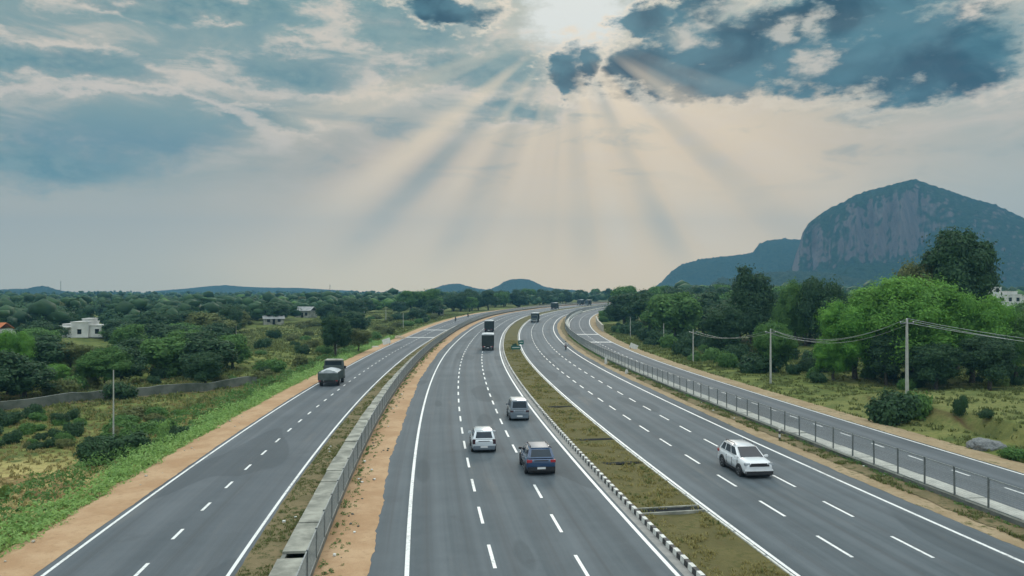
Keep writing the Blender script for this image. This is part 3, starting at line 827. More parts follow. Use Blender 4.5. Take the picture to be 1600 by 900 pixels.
    for s in (-1, 1):
        lens = M['red_lens'] if tail == 'red' else M['dark_lens']
        if tail == 'tall':
            MB().box(min(s * hw * .70, s * hw * .965), max(s * hw * .70, s * hw * .965), yr - .012, yr + .2, zb - .30, zb + .03).build('tail_lamp', lens, root, bevel=.025)
        else:
            MB().box(min(s * hw * .6, s * hw * .97), max(s * hw * .6, s * hw * .97), yr - .012, yr + .22, zb - .22, zb - .04).build('tail_lamp', lens, root, bevel=.025)
        MB().box(min(s * hw * .56, s * hw * .94), max(s * hw * .56, s * hw * .94), yf - .26, yf - .02, bonnet - .21, bonnet - .05).build('headlight', M['clear_lens'], root, bevel=.03)
        MB().box(min(s * (wb - .02), s * (wb + .2)), max(s * (wb - .02), s * (wb + .2)), yfb - .38, yfb - .24, zb + .03, zb + .17).build('mirror', paint if not clad else M['black_trim'], root, bevel=.03)
    MB().box(-hw * .55, hw * .55, yf - .15, yf - .006, bonnet - .24, bonnet - .07).build('grille', M['black_trim'], root, bevel=.015)
    m = MB(); m.box(-wb * .5, wb * .5, yr - .02, yr + .05, zb - .10, zb - .06); m.build('tailgate_strip', M['black_trim'], root, sm=0)
    if rails:
        for s in (-1, 1):
            x = s * (wt_ - .08)
            MB().tube([(x, yrt + .15, z1 - .01), (x, yrt + .24, z1 + .085), (x, yft - .35, z1 + .085), (x, yft - .25, z1 - .01)], .025, 6).build('roof_rail', M['black_trim'], root)
    return root
# pale hatchback
c = make_car('hatchback', 'pale silver white hatchback with dark rear lamps driving in the middle lane', 'car', 3.8, 1.68, .93, 1.52,
    [(-1.9, .74, .42, .80, .0), (-1.87, .79, .28, .92, .0), (-1.5, .835, .22, .95, .01), (-.4, .84, .2, .94, .01), (.75, .83, .2, .93, .02), (1.1, .82, .2, .90, .04), (1.65, .78, .22, .76, .03), (1.85, .70, .27, .66, .02), (1.9, .62, .32, .60, 0)],
    (-1.86, 1.02, -1.52, .22, .79, .60), .76, M['pale_car'], tail='tall', bump_mat=M['silver_car'])
s, o = on_road(756.5, 708); place(c, s, o, 3.8)
# dark blue compact SUV
c = make_car('compact_suv', 'dark blue SUV with roof rails and red rear lamps nearest the median', 'car', 4.2, 1.82, 1.03, 1.62,
    [(-2.1, .80, .46, .86, .0), (-2.06, .86, .32, 1.0, .0), (-1.6, .90, .27, 1.05, .01), (-.4, .905, .25, 1.04, .01), (.8, .90, .25, 1.03, .02), (1.15, .89, .25, 1.02, .04), (1.8, .85, .27, .93, .04), (2.04, .78, .32, .84, .02), (2.1, .70, .38, .74, 0)],
    (-2.04, 1.15, -1.62, .28, .86, .66), .95, M['blue_car'], M['roof_reflection'], rails=True, tail='red', wr=.345, clad=True)
s, o = on_road(846, 743.5); place(c, s, o, 4.2)
# grey people carrier
c = make_car('people_carrier', 'boxy grey people carrier with white roof ahead of the other cars', 'car', 3.9, 1.70, 1.0, 1.80,
    [(-1.95, .78, .40, .90, .0), (-1.92, .82, .28, .98, .0), (-1.4, .845, .24, 1.01, .01), (0, .85, .22, 1.0, .01), (1.0, .84, .22, .99, .02), (1.3, .82, .22, .96, .04), (1.75, .78, .25, .84, .03), (1.95, .68, .32, .70, 0)],
    (-1.92, 1.28, -1.72, .62, .81, .68), .86, M['silver_car'], M['white_car'], tail='dark')
s, o = on_road(812, 658); place(c, s, o, 3.9)
# white SUV coming towards the camera
c = make_car('white_suv', 'white SUV with black lower bumper and roof rails coming towards the camera', 'car', 4.35, 1.86, 1.03, 1.61,
    [(-2.17, .80, .46, .90, .0), (-2.13, .87, .34, 1.02, .0), (-1.6, .91, .28, 1.07, .01), (-.3, .915, .26, 1.06, .01), (.8, .91, .26, 1.05, .02), (1.15, .90, .26, 1.05, .05), (1.85, .87, .28, .99, .05), (2.12, .81, .36, .92, .02), (2.17, .76, .42, .84, 0)],
    (-2.12, 1.30, -1.66, .22, .87, .66), 1.0, M['white_car'], rails=True, tail='red', wr=.35, clad=False)
MB().box(-.86, .86, 1.95, 2.225, .24, .53).build('lower_bumper', M['black_trim'], c, bevel=.05)
MB().box(-.64, .64, 2.05, 2.19, .72, .88).build('radiator_grille', M['black_trim'], c, bevel=.03)
s, o = on_road(1186, 748); place(c, s, o, 4.35, away=False)

# lorries
def truck_wheels(root, hw, ys, r=.5):
    for y in ys:
        for s in (-1, 1): wheel(root, s * (hw - .18), y, r, .3, M['steel_dark'])
def box_lorry(label, L=8.0, W=2.4, H=3.3, group=None):
    root = empty('lorry', (0, 0, 0), 0, label, 'lorry', group)
    yr, yf = -L / 2, L / 2; hw = W / 2
    m = MB(); m.box(-hw, hw, yr, yf - 1.9, .95, H - .12)
    n = 9
    for i in range(n):                    # ribs of the high plank sides and tail
        y = yr + .15 + i * (L - 2.2) / (n - 1)
        for s in (-1, 1): m.box(min(s * hw, s * (hw + .05)), max(s * hw, s * (hw + .05)), y - .05, y + .05, .95, H - .2)
    for x in (-.9, -.3, .3, .9): m.box(x - .05, x + .05, yr - .05, yr + .002, .95, H - .2)
    for z in (1.35, 2.0, 2.65): m.box(-hw, hw, yr - .04, yr + .001, z - .04, z + .04)
    m.build('cargo_body', M['truck_dark'], root, bevel=.015)
    MB().loft([[(-hw - .03, y, H - .14), (hw + .03, y, H - .14), (hw + .02, y, H), (hw * .5, y, H + .08), (-hw * .5, y, H + .08), (-hw - .02, y, H)] for y in (yr - .03, yf - 1.95)]).build('tarpaulin', M['tarp'], root, sm=30)
    cab = MB().loft([[(-1.1, yf - 1.8, .6), (1.1, yf - 1.8, .6), (1.1, yf, .6), (-1.1, yf, .6)], [(-1.12, yf - 1.8, 1.5), (1.12, yf - 1.8, 1.5), (1.12, yf + .02, 1.5), (-1.12, yf + .02, 1.5)], [(-1.05, yf - 1.75, 2.65), (1.05, yf - 1.75, 2.65), (1.05, yf - .25, 2.65), (-1.05, yf - .25, 2.65)]]).build('cab', M['truck_green'], root, bevel=.05)
    q = ((1.1, yf + .02, 1.5), (-1.1, yf + .02, 1.5), (-1.05, yf - .25, 2.65), (1.05, yf - .25, 2.65))
    k = MB(); pane(k, q, .06, .94, .08, .85); k.build('windscreen', M['glass'], root, sm=0)
    MB().box(-1.12, 1.12, yf - .1, yf + .1, .5, .85).build('bumper', M['steel'], root, bevel=.04)
    MB().box(-.5, .5, yr + .1, yf - .3, .62, .9).build('chassis', M['black_trim'], root, sm=0)
    MB().box(-hw * .95, hw * .95, yr - .06, yr + .06, .52, .72).build('bumper', M['black_trim'], root, bevel=.02)
    for s in (-1, 1):
        MB().box(s * .85 - .12, s * .85 + .12, yr - .085, yr - .045, .76, .92).build('tail_lamp', M['red_lens'], root, sm=0)
        MB().box(s * .8 - .14, s * .8 + .14, yf + .03, yf + .09, .95, 1.15).build('headlight', M['clear_lens'], root, bevel=.02)
    MB().box(-.26, .26, yr - .08, yr - .058, .56, .68).build('number_plate', M['plate'], root, sm=0)
    truck_wheels(root, hw, (yr + 1.2, yr + 2.35, yf - 1.1))
    return root
lor = box_lorry('dark lorry with a pale top edge, rear one of the two in the left carriageway')
s, o = on_road(762.3, 548); place(lor, s, o, 8.0)
l2 = copy_tree(lor); l2['label'] = 'dark lorry seen over the top of the lorry following it'
s, o = on_road(763.5, 519.5); place(l2, s, o, 8.0)
l3 = copy_tree(lor); l3['label'] = 'dark lorry coming round the bend beside the median in the right carriageway'
s, o = on_road(833.5, 504); place(l3, s, o + .3, 8.0, away=False); l3.scale = (1.05, 1, .95)
for px, py, lab, aw in ((864.5, 483.4, 'tiny dark lorry beyond the end of the visible median grass', True), (904, 477, 'tiny dark lorry far away just left of the last fence bend', False), (916, 477.4, 'tiny dark lorry at the far bend, rightmost vehicle in the distance', False)):
    s, o = on_road(px, py); c = copy_tree(lor); c['label'] = lab; place(c, s, o, 8.0, aw)

def pickup(label):
    root = empty('pickup_truck', (0, 0, 0), 0, label, 'pickup truck')
    L, W = 5.4, 2.2; yr, yf, hw = -2.7, 2.7, 1.1
    MB().box(-.5, .5, yr + .2, yf - .3, .45, .75).build('chassis', M['black_trim'], root, sm=0)
    m = MB(); m.box(-hw, hw, yr, yf - 1.9, .75, .88)
    for s in (-1, 1): m.box(min(s * hw, s * (hw - .06)), max(s * hw, s * (hw - .06)), yr + .002, yf - 1.9, .88, 1.75)
    m.box(-hw + .061, hw - .061, yf - 2.0, yf - 1.9, .88, 1.9)
    for y in np.linspace(yr + .1, yf - 2.0, 6):
        for s in (-1, 1): m.box(min(s * hw, s * (hw + .04)), max(s * hw, s * (hw + .04)), y - .04, y + .04, .8, 1.75)
    m.build('load_bed', M['truck_green'], root, bevel=.012)
    m = MB(); m.box(-hw, hw, yr - .07, yr - .01, .78, 1.62)
    for x in (-.7, 0, .7): m.box(x - .04, x + .04, yr - .1, yr - .07, .8, 1.6)
    m.box(-hw, hw, yr - .1, yr - .07, 1.15, 1.22)
    m.build('tailgate', M['truck_green'], root, bevel=.012)
    # bulging tarpaulin over the load
    rings = []; r = random.Random(2)
    for y in np.linspace(yr + .05, yf - 2.05, 7):
        e = 1 - abs((y - (yr + 1.6)) / 2.2) ** 3 * .25
        rings.append([(x, y, 1.5 + (math.cos(x / hw * 1.35) * .55 * e if abs(x) < hw * .97 else 0) + r.uniform(-.05, .05)) for x in np.linspace(-hw * .93, hw * .93, 11)] + [(hw * .93, y, 1.2), (-hw * .93, y, 1.2)])
    MB().loft(rings).build('tarpaulin', M['tarp'], root, sm=70)
    MB().loft([[(-1.05, yf - 1.8, .55), (1.05, yf - 1.8, .55), (1.05, yf, .55), (-1.05, yf, .55)], [(-1.08, yf - 1.8, 1.6), (1.08, yf - 1.8, 1.6), (1.08, yf - .15, 1.5), (-1.08, yf - .15, 1.5)], [(-1.0, yf - 1.75, 2.85), (1.0, yf - 1.75, 2.85), (1.0, yf - .75, 2.85), (-1.0, yf - .75, 2.85)]]).build('cab', M['pale_car'] if 0 else M['truck_green'], root, bevel=.08)
    MB().loft([[(-1.02, yf - 1.8, 2.84), (1.02, yf - 1.8, 2.84), (1.02, yf - .7, 2.84), (-1.02, yf - .7, 2.84)], [(-.8, yf - 1.6, 2.97), (.8, yf - 1.6, 2.97), (.8, yf - .9, 2.97), (-.8, yf - .9, 2.97)]]).build('roof', M['concrete'], root, sm=50)
    k = MB(); pane(k, ((-1.08, yf - 1.8, 1.6), (1.08, yf - 1.8, 1.6), (1.0, yf - 1.75, 2.85), (-1.0, yf - 1.75, 2.85)), .06, .94, .5, .9); k.build('rear_window', M['glass'], root, sm=0)
    k = MB(); pane(k, ((1.08, yf - .15, 1.5), (-1.08, yf - .15, 1.5), (-1.0, yf - .75, 2.85), (1.0, yf - .75, 2.85)), .06, .94, .1, .9); k.build('windscreen', M['glass'], root, sm=0)
    MB().box(-1.05, 1.05, yr - .15, yr - .02, .5, .66).build('bumper', M['black_trim'], root, bevel=.02)
    MB().box(-1.08, 1.08, yf - .1, yf + .08, .45, .8).build('bumper', M['black_trim'], root, bevel=.04)
    for s in (-1, 1):
        MB().box(s * .92 - .1, s * .92 + .1, yr - .12, yr - .07, .68, .78).build('tail_lamp', M['red_lens'], root, sm=0)
        MB().box(min(s * 1.05, s * 1.28), max(s * 1.05, s * 1.28), yf - .75, yf - .65, 1.7, 2.05).build('mirror', M['black_trim'], root, bevel=.02)
    truck_wheels(root, hw, (yr + 1.1, yf - 1.0), .42)
    return root
pk = pickup('grey green pickup truck carrying a pale covered load on the left service road')
s, o = on_road(513, 604); place(pk, s, o, 5.4)
pk.scale = (1.12, 1.0, 1.02)

# ------------------------------------------------------------------ motorcycles and their riders
def skinned(name, verts, edges, radii, mat, parent=None, root_i=0, sub=1):
    me = D.meshes.new(name); me.from_pydata(verts, edges, []); me.update()
    o = D.objects.new(name, me); COL.objects.link(o)
    md = o.modifiers.new('skin', 'SKIN'); md.use_smooth_shade = True
    for i, r in enumerate(radii):
        v = me.skin_vertices[0].data[i]; v.radius = (r, r) if not isinstance(r, tuple) else r; v.use_root = (i == root_i)
    sb = o.modifiers.new('sub', 'SUBSURF'); sb.levels = sb.render_levels = sub
    me.materials.append(mat)
    dg = bpy.context.evaluated_depsgraph_get(); ev = o.evaluated_get(dg)
    me2 = D.meshes.new_from_object(ev); me2.name = name
    if len(me2.materials) == 0: me2.materials.append(mat)
    o.modifiers.clear(); o.data = me2
    if parent: o.parent = parent
    return o
def make_motorcycle(label, group=None):
    root = empty('motorcycle', (0, 0, 0), 0, label, 'motorcycle', group)
    for y in (-.63, .66):
        w = MB().lathe_x([(-.05, .22), (-.05, .275), (0, .305), (.05, .275), (.05, .22)], 0, 0, 0, 20).build('wheel', M['rubber'], root, (0, y, .305))
        MB().lathe_x([(-.015, .225), (.015, .225), (.03, .05), (-.03, .05)], 0, 0, 0, 16).build('rim', M['steel'], w)
    MB().loft([[(-w_, y, z0), (w_, y, z0), (w_ * .8, y, z1), (-w_ * .8, y, z1)] for y, w_, z0, z1 in ((-.1, .10, .72, .80), (.05, .15, .70, .96), (.3, .15, .70, .98), (.48, .09, .74, .92))]).build('fuel_tank', M['cloth_red'], root, bevel=.02)
    MB().loft([[(-w_, y, z0), (w_, y, z0), (w_, y, z1), (-w_, y, z1)] for y, w_, z0, z1 in ((-.82, .08, .80, .86), (-.5, .13, .76, .86), (-.05, .11, .72, .81))]).build('seat', M['black_trim'], root, bevel=.02)
    MB().box(-.16, .16, -.12, .28, .26, .66).build('engine', M['steel_dark'], root, bevel=.04)
    f = MB()
    f.tube([(0, -.6, .75), (0, .0, .66), (0, .45, .9)], .03, 6)
    for s in (-1, 1):
        f.tube([(s * .08, .66, .305), (s * .08, .5, .72), (s * .07, .42, 1.02)], .022, 6)
        f.tube([(s * .08, -.63, .305), (s * .08, -.05, .42)], .02, 6)
    f.build('frame', M['steel_dark'], root)
    MB().tube([(-.36, .3, 1.06), (-.15, .4, 1.05), (.15, .4, 1.05), (.36, .3, 1.06)], .016, 6).build('handlebar', M['black_trim'], root)
    MB().lathe_x([(-.08, .02), (-.08, .09), (.08, .09), (.08, .02)], 0, .52, .9, 12).build('headlight', M['clear_lens'], root)
    MB().tube([(.13, .2, .3), (.15, -.3, .3), (.16, -.8, .38)], .04, 8).build('exhaust', M['alloy'], root)
    return root
def make_rider(label, shirt, group=None):
    # pelvis, spine, neck, head; thighs forward along the tank, shins back to the pegs, hands on the bars
    v = [(0, -.22, .92), (0, -.2, 1.12), (0, -.14, 1.34), (0, -.08, 1.47), (0, -.05, 1.56), (0, -.03, 1.67), (0, -.03, 1.75)]
    e = [(0, 1), (1, 2), (2, 3), (3, 4), (4, 5), (5, 6)]
    r = [.15, .14, .155, .08, .06, .095, .075]
    for s in (-1, 1):
        n = len(v)
        v += [(s * .17, -.13, 1.40), (s * .27, .02, 1.2), (s * .32, .22, 1.1), (s * .34, .3, 1.085)]
        e += [(2, n), (n, n + 1), (n + 1, n + 2), (n + 2, n + 3)]; r += [.07, .052, .04, .045]
        n = len(v)
        v += [(s * .12, -.18, .88), (s * .2, .2, .84), (s * .19, .02, .45), (s * .19, .16, .38)]
        e += [(0, n), (n, n + 1), (n + 1, n + 2), (n + 2, n + 3)]; r += [.10, .075, .05, .045]
    p = skinned('person', v, e, r, shirt)
    tag(p, label, 'person', group)
    skinned('trousers', [(0, -.22, .9)] + [(s * .12, -.18, .87) for s in (-1, 1)] + [(s * .2, .2, .84) for s in (-1, 1)] + [(s * .19, .03, .47) for s in (-1, 1)], [(0, 1), (0, 2), (1, 3), (2, 4), (3, 5), (4, 6)], [.165, .115, .115, .09, .09, .065, .065], M['cloth_dark'], p)
    h = MB().loft([[(0 + rr * math.cos(a), -.035 + rr * 1.15 * math.sin(a), z) for a in np.linspace(0, 2 * PI, 13)[:-1]] for rr, z in ((.108, 1.66), (.118, 1.71), (.11, 1.78), (.075, 1.83), (.02, 1.85))])
    h.build('hair', M['black_trim'], p, sm=60)
    f = MB().loft([[(0 + rr * math.cos(a), .045 + .03 * math.sin(a), z) for a in np.linspace(0, 2 * PI, 11)[:-1]] for rr, z in ((.03, 1.585), (.07, 1.62), (.078, 1.68), (.07, 1.72))])
    f.build('face', M['skin'], p, sm=60)
    for s in (-1, 1):
        MB().loft([[(s * .34 + rr * math.cos(a), .31 + .03 * math.sin(a) + dy, z) for a in np.linspace(0, 2 * PI, 9)[:-1]] for rr, z, dy in ((.03, 1.04, .01), (.045, 1.07, 0), (.04, 1.11, -.01))]).build('hand', M['skin'], p, sm=60)
    return p
mc = make_motorcycle('red motorcycle ridden along the right edge line of the right carriageway')
rd = make_rider('person in a pale shirt riding the motorcycle in the right carriageway', M['cloth_white'])
s, o = on_road(884.6, 547); place(mc, s, o, 1.9, False); place(rd, s, o, 1.9, False)
for px, py, where in ((711, 502.5, 'nearer'), (730.5, 495.5, 'farther')):
    s, o = on_road(px, py)
    a = copy_tree(mc); a['label'] = where + ' of two small motorcycles far along the left service road'; place(a, s, o, 1.9)
    b = copy_tree(rd); b['label'] = 'person in dark clothes riding the ' + where + ' motorcycle on the left service road'; place(b, s, o, 1.9)
    b.data = b.data.copy(); b.data.materials.clear(); b.data.materials.append(M['cloth_dark'])
# ------------------------------------------------------------------ foliage
def ico(sub):
    bm = bmesh.new(); bmesh.ops.create_icosphere(bm, subdivisions=sub, radius=1.0)
    v = np.array([p.co[:] for p in bm.verts]); f = np.array([[q.index for q in p.verts] for p in bm.faces]); bm.free()
    return v, f
ICO1, ICO2 = ico(1), ico(2)
def crown(name, lumps, nleaf, leaf, mat, seed, core=.66, up=.25, jitter=.7, shell=(.72, 1.06), link_it=None):
    """leaf sprays spread through the outer shell of overlapping lumps; each lump has a lumpy inner mass"""
    r = np.random.default_rng(seed); Ls = np.array(lumps, float)
    area = (Ls[:, 3] * Ls[:, 4] + Ls[:, 4] * Ls[:, 5] + Ls[:, 3] * Ls[:, 5]); pr = area / area.sum()
    idx = r.choice(len(Ls), nleaf * 2, p=pr)
    d = r.normal(size=(nleaf * 2, 3)); d /= np.linalg.norm(d, axis=1)[:, None]
    d[:, 2] = np.where((d[:, 2] < -.5) & (r.random(len(d)) < .6), -d[:, 2], d[:, 2])
    rad = r.uniform(shell[0], shell[1], len(d)) ** .7
    rad = np.where(r.random(len(d)) < .13, r.uniform(1.05, 1.42, len(d)), rad)        # loose sprays that break the outline
    c, R = Ls[idx, :3], Ls[idx, 3:]
    lumpy = 1 + .14 * np.sin(d[:, 0] * 7 + idx) * np.sin(d[:, 1] * 6 + idx * 2) + .1 * np.sin(d[:, 2] * 11 + idx)
    p = c + d * R * (rad * lumpy)[:, None]
    ins = np.zeros(len(p), bool)
    for i in range(len(Ls)):
        q = (p - Ls[i, :3]) / Ls[i, 3:]
        ins |= ((q * q).sum(1) < .62) & (idx != i)
    keep = np.where(~ins)[0][:nleaf]
    p, n = p[keep], d[keep]
    n = n + r.normal(size=n.shape) * jitter * .55; n[:, 2] += up; n /= np.linalg.norm(n, axis=1)[:, None]
    t = np.cross(n, r.normal(size=n.shape)); t /= np.linalg.norm(t, axis=1)[:, None]; b = np.cross(n, t)
    sz = leaf * r.uniform(.55, 1.35, len(p))[:, None]
    q0 = p + t * sz; q1 = p + b * sz * .55 + n * sz * .12; q2 = p - t * sz * .9 - n * sz * .1; q3 = p - b * sz * .55 + n * sz * .12
    v = np.stack([q0, q1, q2, q3], 1).reshape(-1, 3)
    a = np.arange(len(p)) * 4
    f = np.concatenate([np.stack([a, a + 1, a + 2], 1), np.stack([a, a + 2, a + 3], 1)])
    if core:
        iv, if_ = ICO2
        for L in Ls:
            nn = len(v); w = iv * (1 + .12 * np.sin(iv[:, :1] * 5 + L[0] * 3) + .1 * np.sin(iv[:, 1:2] * 6 + L[1] * 5))
            v = np.concatenate([v, L[:3] + w * L[3:] * core]); f = np.concatenate([f, if_ + nn])
    me = np_mesh(name, v, f)
    me.materials.append(mat)
    return me
def lumps_round(R, z0, z1, n, seed, top=.5, rmin=.26, rmax=.42):
    r = np.random.default_rng(seed); out = []
    H = (z1 - z0) / 2; zc = (z0 + z1) / 2
    out.append((0, 0, zc, R * .66, R * .66, H * .72))
    for i in range(n):
        a = 2.4 * i + r.uniform(-.4, .4); u = r.uniform(-.7, .95)
        w = math.sqrt(max(.05, 1 - u * u)) * r.uniform(.55, .82)
        s = R * r.uniform(rmin, rmax)
        out.append((math.cos(a) * w * R, math.sin(a) * w * R, zc + u * H * .74, s * r.uniform(.75, 1.3), s * r.uniform(.75, 1.3), s * r.uniform(.55, 1.0) * min(1.2, H / R + .25)))
    return out
def trunk(name, h, r0, seed, spread=1.5, nb=5):
    r = random.Random(seed); m = MB()
    k = [(0, 0, -.4)] + [(r.uniform(-.12, .12) * i, r.uniform(-.12, .12) * i, h * i / 4) for i in range(1, 5)]
    m.tube(k, [r0 * 1.25, r0, r0 * .85, r0 * .7, r0 * .5], 9)
    for i in range(nb):
        a = i * 2.4 + r.uniform(-.3, .3); z = h * r.uniform(.5, .85); t = spread * r.uniform(.7, 1.1)
        m.tube([(0, 0, z), (math.cos(a) * t * .5, math.sin(a) * t * .5, z + t * .5), (math.cos(a) * t, math.sin(a) * t, z + t * 1.1)], [r0 * .5, r0 * .35, r0 * .15], 6)
    me = m.build(name, M['bark'], sm=60); d = me.data; D.objects.remove(me); return d
# kinds of tree, all 10 m tall (width noted), as (crown mesh, trunk mesh, width)
def spire(seed):
    r = np.random.default_rng(seed); out = []
    for i in range(15):
        z = 2.4 + 7.0 * (i / 14); w = 2.5 * math.sin(min(1, (10.4 - z) / 6.2) * PI / 2) * (.75 if z < 3.5 else 1)
        a = i * 2.4; k = r.uniform(.3, .55) if i < 13 else .05
        s = r.uniform(.9, 1.25) * (w / 2.4 * .6 + .4)
        out.append((math.cos(a) * w * k, math.sin(a) * w * k, z, s, s, s * r.uniform(.8, 1.1)))
    return out
KIND = {}
def kind(key, lumps, nleaf, leaf, mat, seed, tr, width, **kw):
    KIND[key] = (crown('crown', lumps, nleaf, leaf, M[mat], seed, **kw), trunk('trunk', *tr, seed), width)
kind('bright', lumps_round(5.4, .3, 10.0, 44, 11, rmin=.15, rmax=.27), 36000, .115, 'leaf_bright', 1, (5, .32), 11.0, jitter=.5, core=.7)
kind('bright2', lumps_round(5.0, .2, 10.0, 36, 12, rmin=.16, rmax=.29), 28000, .12, 'leaf_bright', 2, (5, .3), 10.2, jitter=.5, core=.7)
kind('midgreen', lumps_round(4.6, .5, 10.0, 30, 13, rmin=.18, rmax=.32), 15000, .16, 'leaf_mid', 3, (5, .28), 9.4)
kind('dark', lumps_round(4.0, .8, 10.0, 26, 14, rmin=.2, rmax=.34), 12000, .17, 'leaf_dark', 4, (5, .26), 8.2)
kind('darkflat', lumps_round(4.6, 1.2, 10.0, 26, 15, rmin=.2, rmax=.34), 12000, .17, 'leaf_dark', 5, (5.5, .26), 9.4)
kind('tall', lumps_round(3.5, 1.6, 10.0, 34, 16, rmin=.2, rmax=.34), 14000, .15, 'leaf_dark', 6, (6, .24), 7.2)
kind('olive', lumps_round(3.8, 2.2, 10.0, 14, 17, rmin=.24, rmax=.36), 7000, .17, 'leaf_olive', 7, (5.5, .22), 7.6, core=.6)
kind('twin', [(-1.3, 0, 8.4, 1.1, 1.1, 1.5), (-1.5, .3, 6.6, 1.6, 1.5, 1.9), (1.2, 0, 7.6, 1.4, 1.3, 1.5), (1.9, .4, 5.9, 1.8, 1.6, 1.6), (.2, .2, 5.5, 2.0, 1.9, 2.1), (-.6, -.4, 3.6, 2.3, 2.1, 1.7), (1.1, -.2, 3.2, 2.2, 2.0, 1.6), (2.6, 0, 4.6, 1.1, 1.1, 1.2)], 9000, .17, 'leaf_dark', 8, (5, .24), 6.6)
LITE = {}
for key, mat, sd in (('dark', 'leaf_dark', 31), ('dark2', 'leaf_dark', 32), ('midgreen', 'leaf_mid', 33), ('olive', 'leaf_olive', 34)):
    LITE[key] = (crown('crown', lumps_round(4.6, .4, 10.0, 18, sd, rmin=.2, rmax=.36), 4200, .29, M[mat], sd), trunk('trunk', 5, .3, sd, nb=3), 9.4)
def tree(key, loc, h, w=None, label=None, group=None, name='tree', lite=False, lean=0.0):
    cm, tm, w0 = (LITE if lite else KIND)[key]
    root = empty(name, tuple(loc), random.uniform(0, 6.28), label, 'tree', group)
    sz = h / 10.0; sw = (w / w0) if w else sz * random.uniform(.9, 1.2)
    root.scale = (sw, sw, sz)
    for nm, me in (('crown', cm), ('trunk', tm)):
        o = D.objects.new(nm, me); COL.objects.link(o); o.parent = root
    return root
def tree_px(key, px, base, top, wpx, label, z_top=None, **kw):
    g = G(px, base); d = g[1]
    zt = CAMH - (top - HORIZON) * d / FPX
    return tree(key, g, (zt - g[2]) * 1.0, wpx * d / FPX, label, **kw)

# trees that stand out, right of the road
tree_px('bright', 1420, 596, 426, 215, 'big bright green tree directly behind the tallest utility pole')
tree_px('bright2', 1336, 592, 462, 125, 'bright green tree with billowing crown left of the tallest utility pole')
tree_px('bright2', 1518, 598, 452, 130, 'bright green tree at the right edge of the big bright clump')
tree_px('tall', 1494, 576, 352, 122, 'tallest dark green tree rising above everything on the right')
tree_px('olive', 1447, 574, 390, 92, 'brownish olive tree leaning against the tallest dark tree')
tree_px('darkflat', 1287, 560, 428, 84, 'flat topped dark tree standing before the foot of the rock dome')
tree_px('twin', 1176, 552, 415, 76, 'dark tree with two pointed tops under the low blue ridge')
tree_px('midgreen', 1240, 556, 436, 66, 'mid green tree between the two pointed tops and the flat topped tree')
tree_px('midgreen', 1588, 600, 484, 96, 'rounded dark green tree at the right frame edge below the white building')
tree_px('bright2', 1302, 594, 522, 70, 'small bright green tree at the left foot of the big bright clump')
tree_px('midgreen', 1210, 582, 500, 74, 'leafy green tree behind the shorter utility pole')
tree_px('dark', 1130, 560, 470, 72, 'dark tree left of the one with two pointed tops')
tree_px('midgreen', 1480, 590, 462, 90, 'mid green tree in the shade between the bright crowns')
tree_px('dark', 1385, 602, 512, 80, 'shaded dark tree low behind the tallest utility pole')
tree_px('dark', 1462, 610, 530, 84, 'shaded dark tree low to the right of the tallest utility pole')
tree_px('dark', 1545, 610, 515, 90, 'shaded dark tree low beside the right frame edge')
# left of the road
tree_px('dark', 524, 557, 486, 54, 'dark tree above the pickup truck beside the left service road')
tree_px('dark', 262, 533, 486, 44, 'round dark tree near the middle of the left fields')
tree_px('dark', 310, 531, 487, 38, 'dark tree second from the left in a row of three')
tree_px('dark', 362, 528, 475, 40, 'tall dark tree at the right end of a row of three')
tree_px('midgreen', 165, 606, 541, 86, 'broad green tree above the left end of the stone wall')
tree_px('bright2', 84, 607, 567, 58, 'low yellow green tree close to the left frame edge')
tree_px('bright2', 18, 604, 512, 70, 'green tree cut by the left frame edge')
tree_px('dark', 320, 606, 546, 62, 'dark spreading tree behind the right end of the stone wall')
tree_px('olive', 560, 552, 512, 44, 'thin olive tree right behind the dark roadside tree')
tree_px('olive', 110, 590, 532, 70, 'green tree between the yellow green tree and the broad one')

# trees of the middle distance, each its own
def scatter(n, smin, smax, olo, ohi, hlo, hhi, keys, label, group, seed, clear=None, lite=True, wide=1.15, minsep=5):
    r = np.random.default_rng(seed); pts = []; tries = 0
    while len(pts) < n and tries < n * 60:
        tries += 1
        s = smin + (smax - smin) * r.random() ** 1.25; o = r.uniform(olo, ohi)
        x, y, z = P(s, o)
        s2, o2 = so(x, y)
        if OL - 4 < o2[0] < OR + 4: continue
        px = 800 + FPX * x / y
        if not (-120 < px < 1720): continue
        if any((x - a) ** 2 + (y - b) ** 2 < minsep ** 2 for a, b in pts): continue
        if clear and clear(px, y): continue
        if 62 < px < 178 and 60 < y < 215: continue                 # the open ground before the white house
        if -60 < px < 45 and 120 < y < 190: continue
        if 1538 < px < 1625 and 110 < y < 262: continue              # the gap in which the white building shows
        pts.append((x, y))
        h = r.uniform(hlo, hhi); zt = float(terrain(x, y)[0])
        tree(keys[r.integers(len(keys))], (x, y, zt), h, h * .94 * wide * r.uniform(.85, 1.25), label, group, lite=lite)
    return pts
lk = ['dark', 'dark2', 'midgreen', 'dark', 'dark2', 'olive']
scatter(112, 130, 560, -190, -26, 5.0, 8.0, lk, 'low dark tree of the broken wood left of the highway', 'trees of the wood on the left', 41, clear=lambda px, y: px > 350 and y < 185 or 350 < px < 660 and y < 215, wide=1.55)
scatter(38, 330, 780, -60, -24, 8.0, 12.0, ['dark', 'dark2', 'dark', 'midgreen'], 'dark tree in the row closing off the bend', 'trees behind the left bend', 42)
scatter(60, 150, 420, 48, 120, 9.5, 13.0, ['dark', 'dark2', 'midgreen', 'dark'], 'dark tree of the dense wood right of the bend', 'trees of the wood on the right', 43, minsep=5.5)
scatter(20, 420, 800, 46, 90, 11, 14, ['dark', 'dark2'], 'far dark tree where the right wood meets the bend', 'far trees right of the bend', 45)
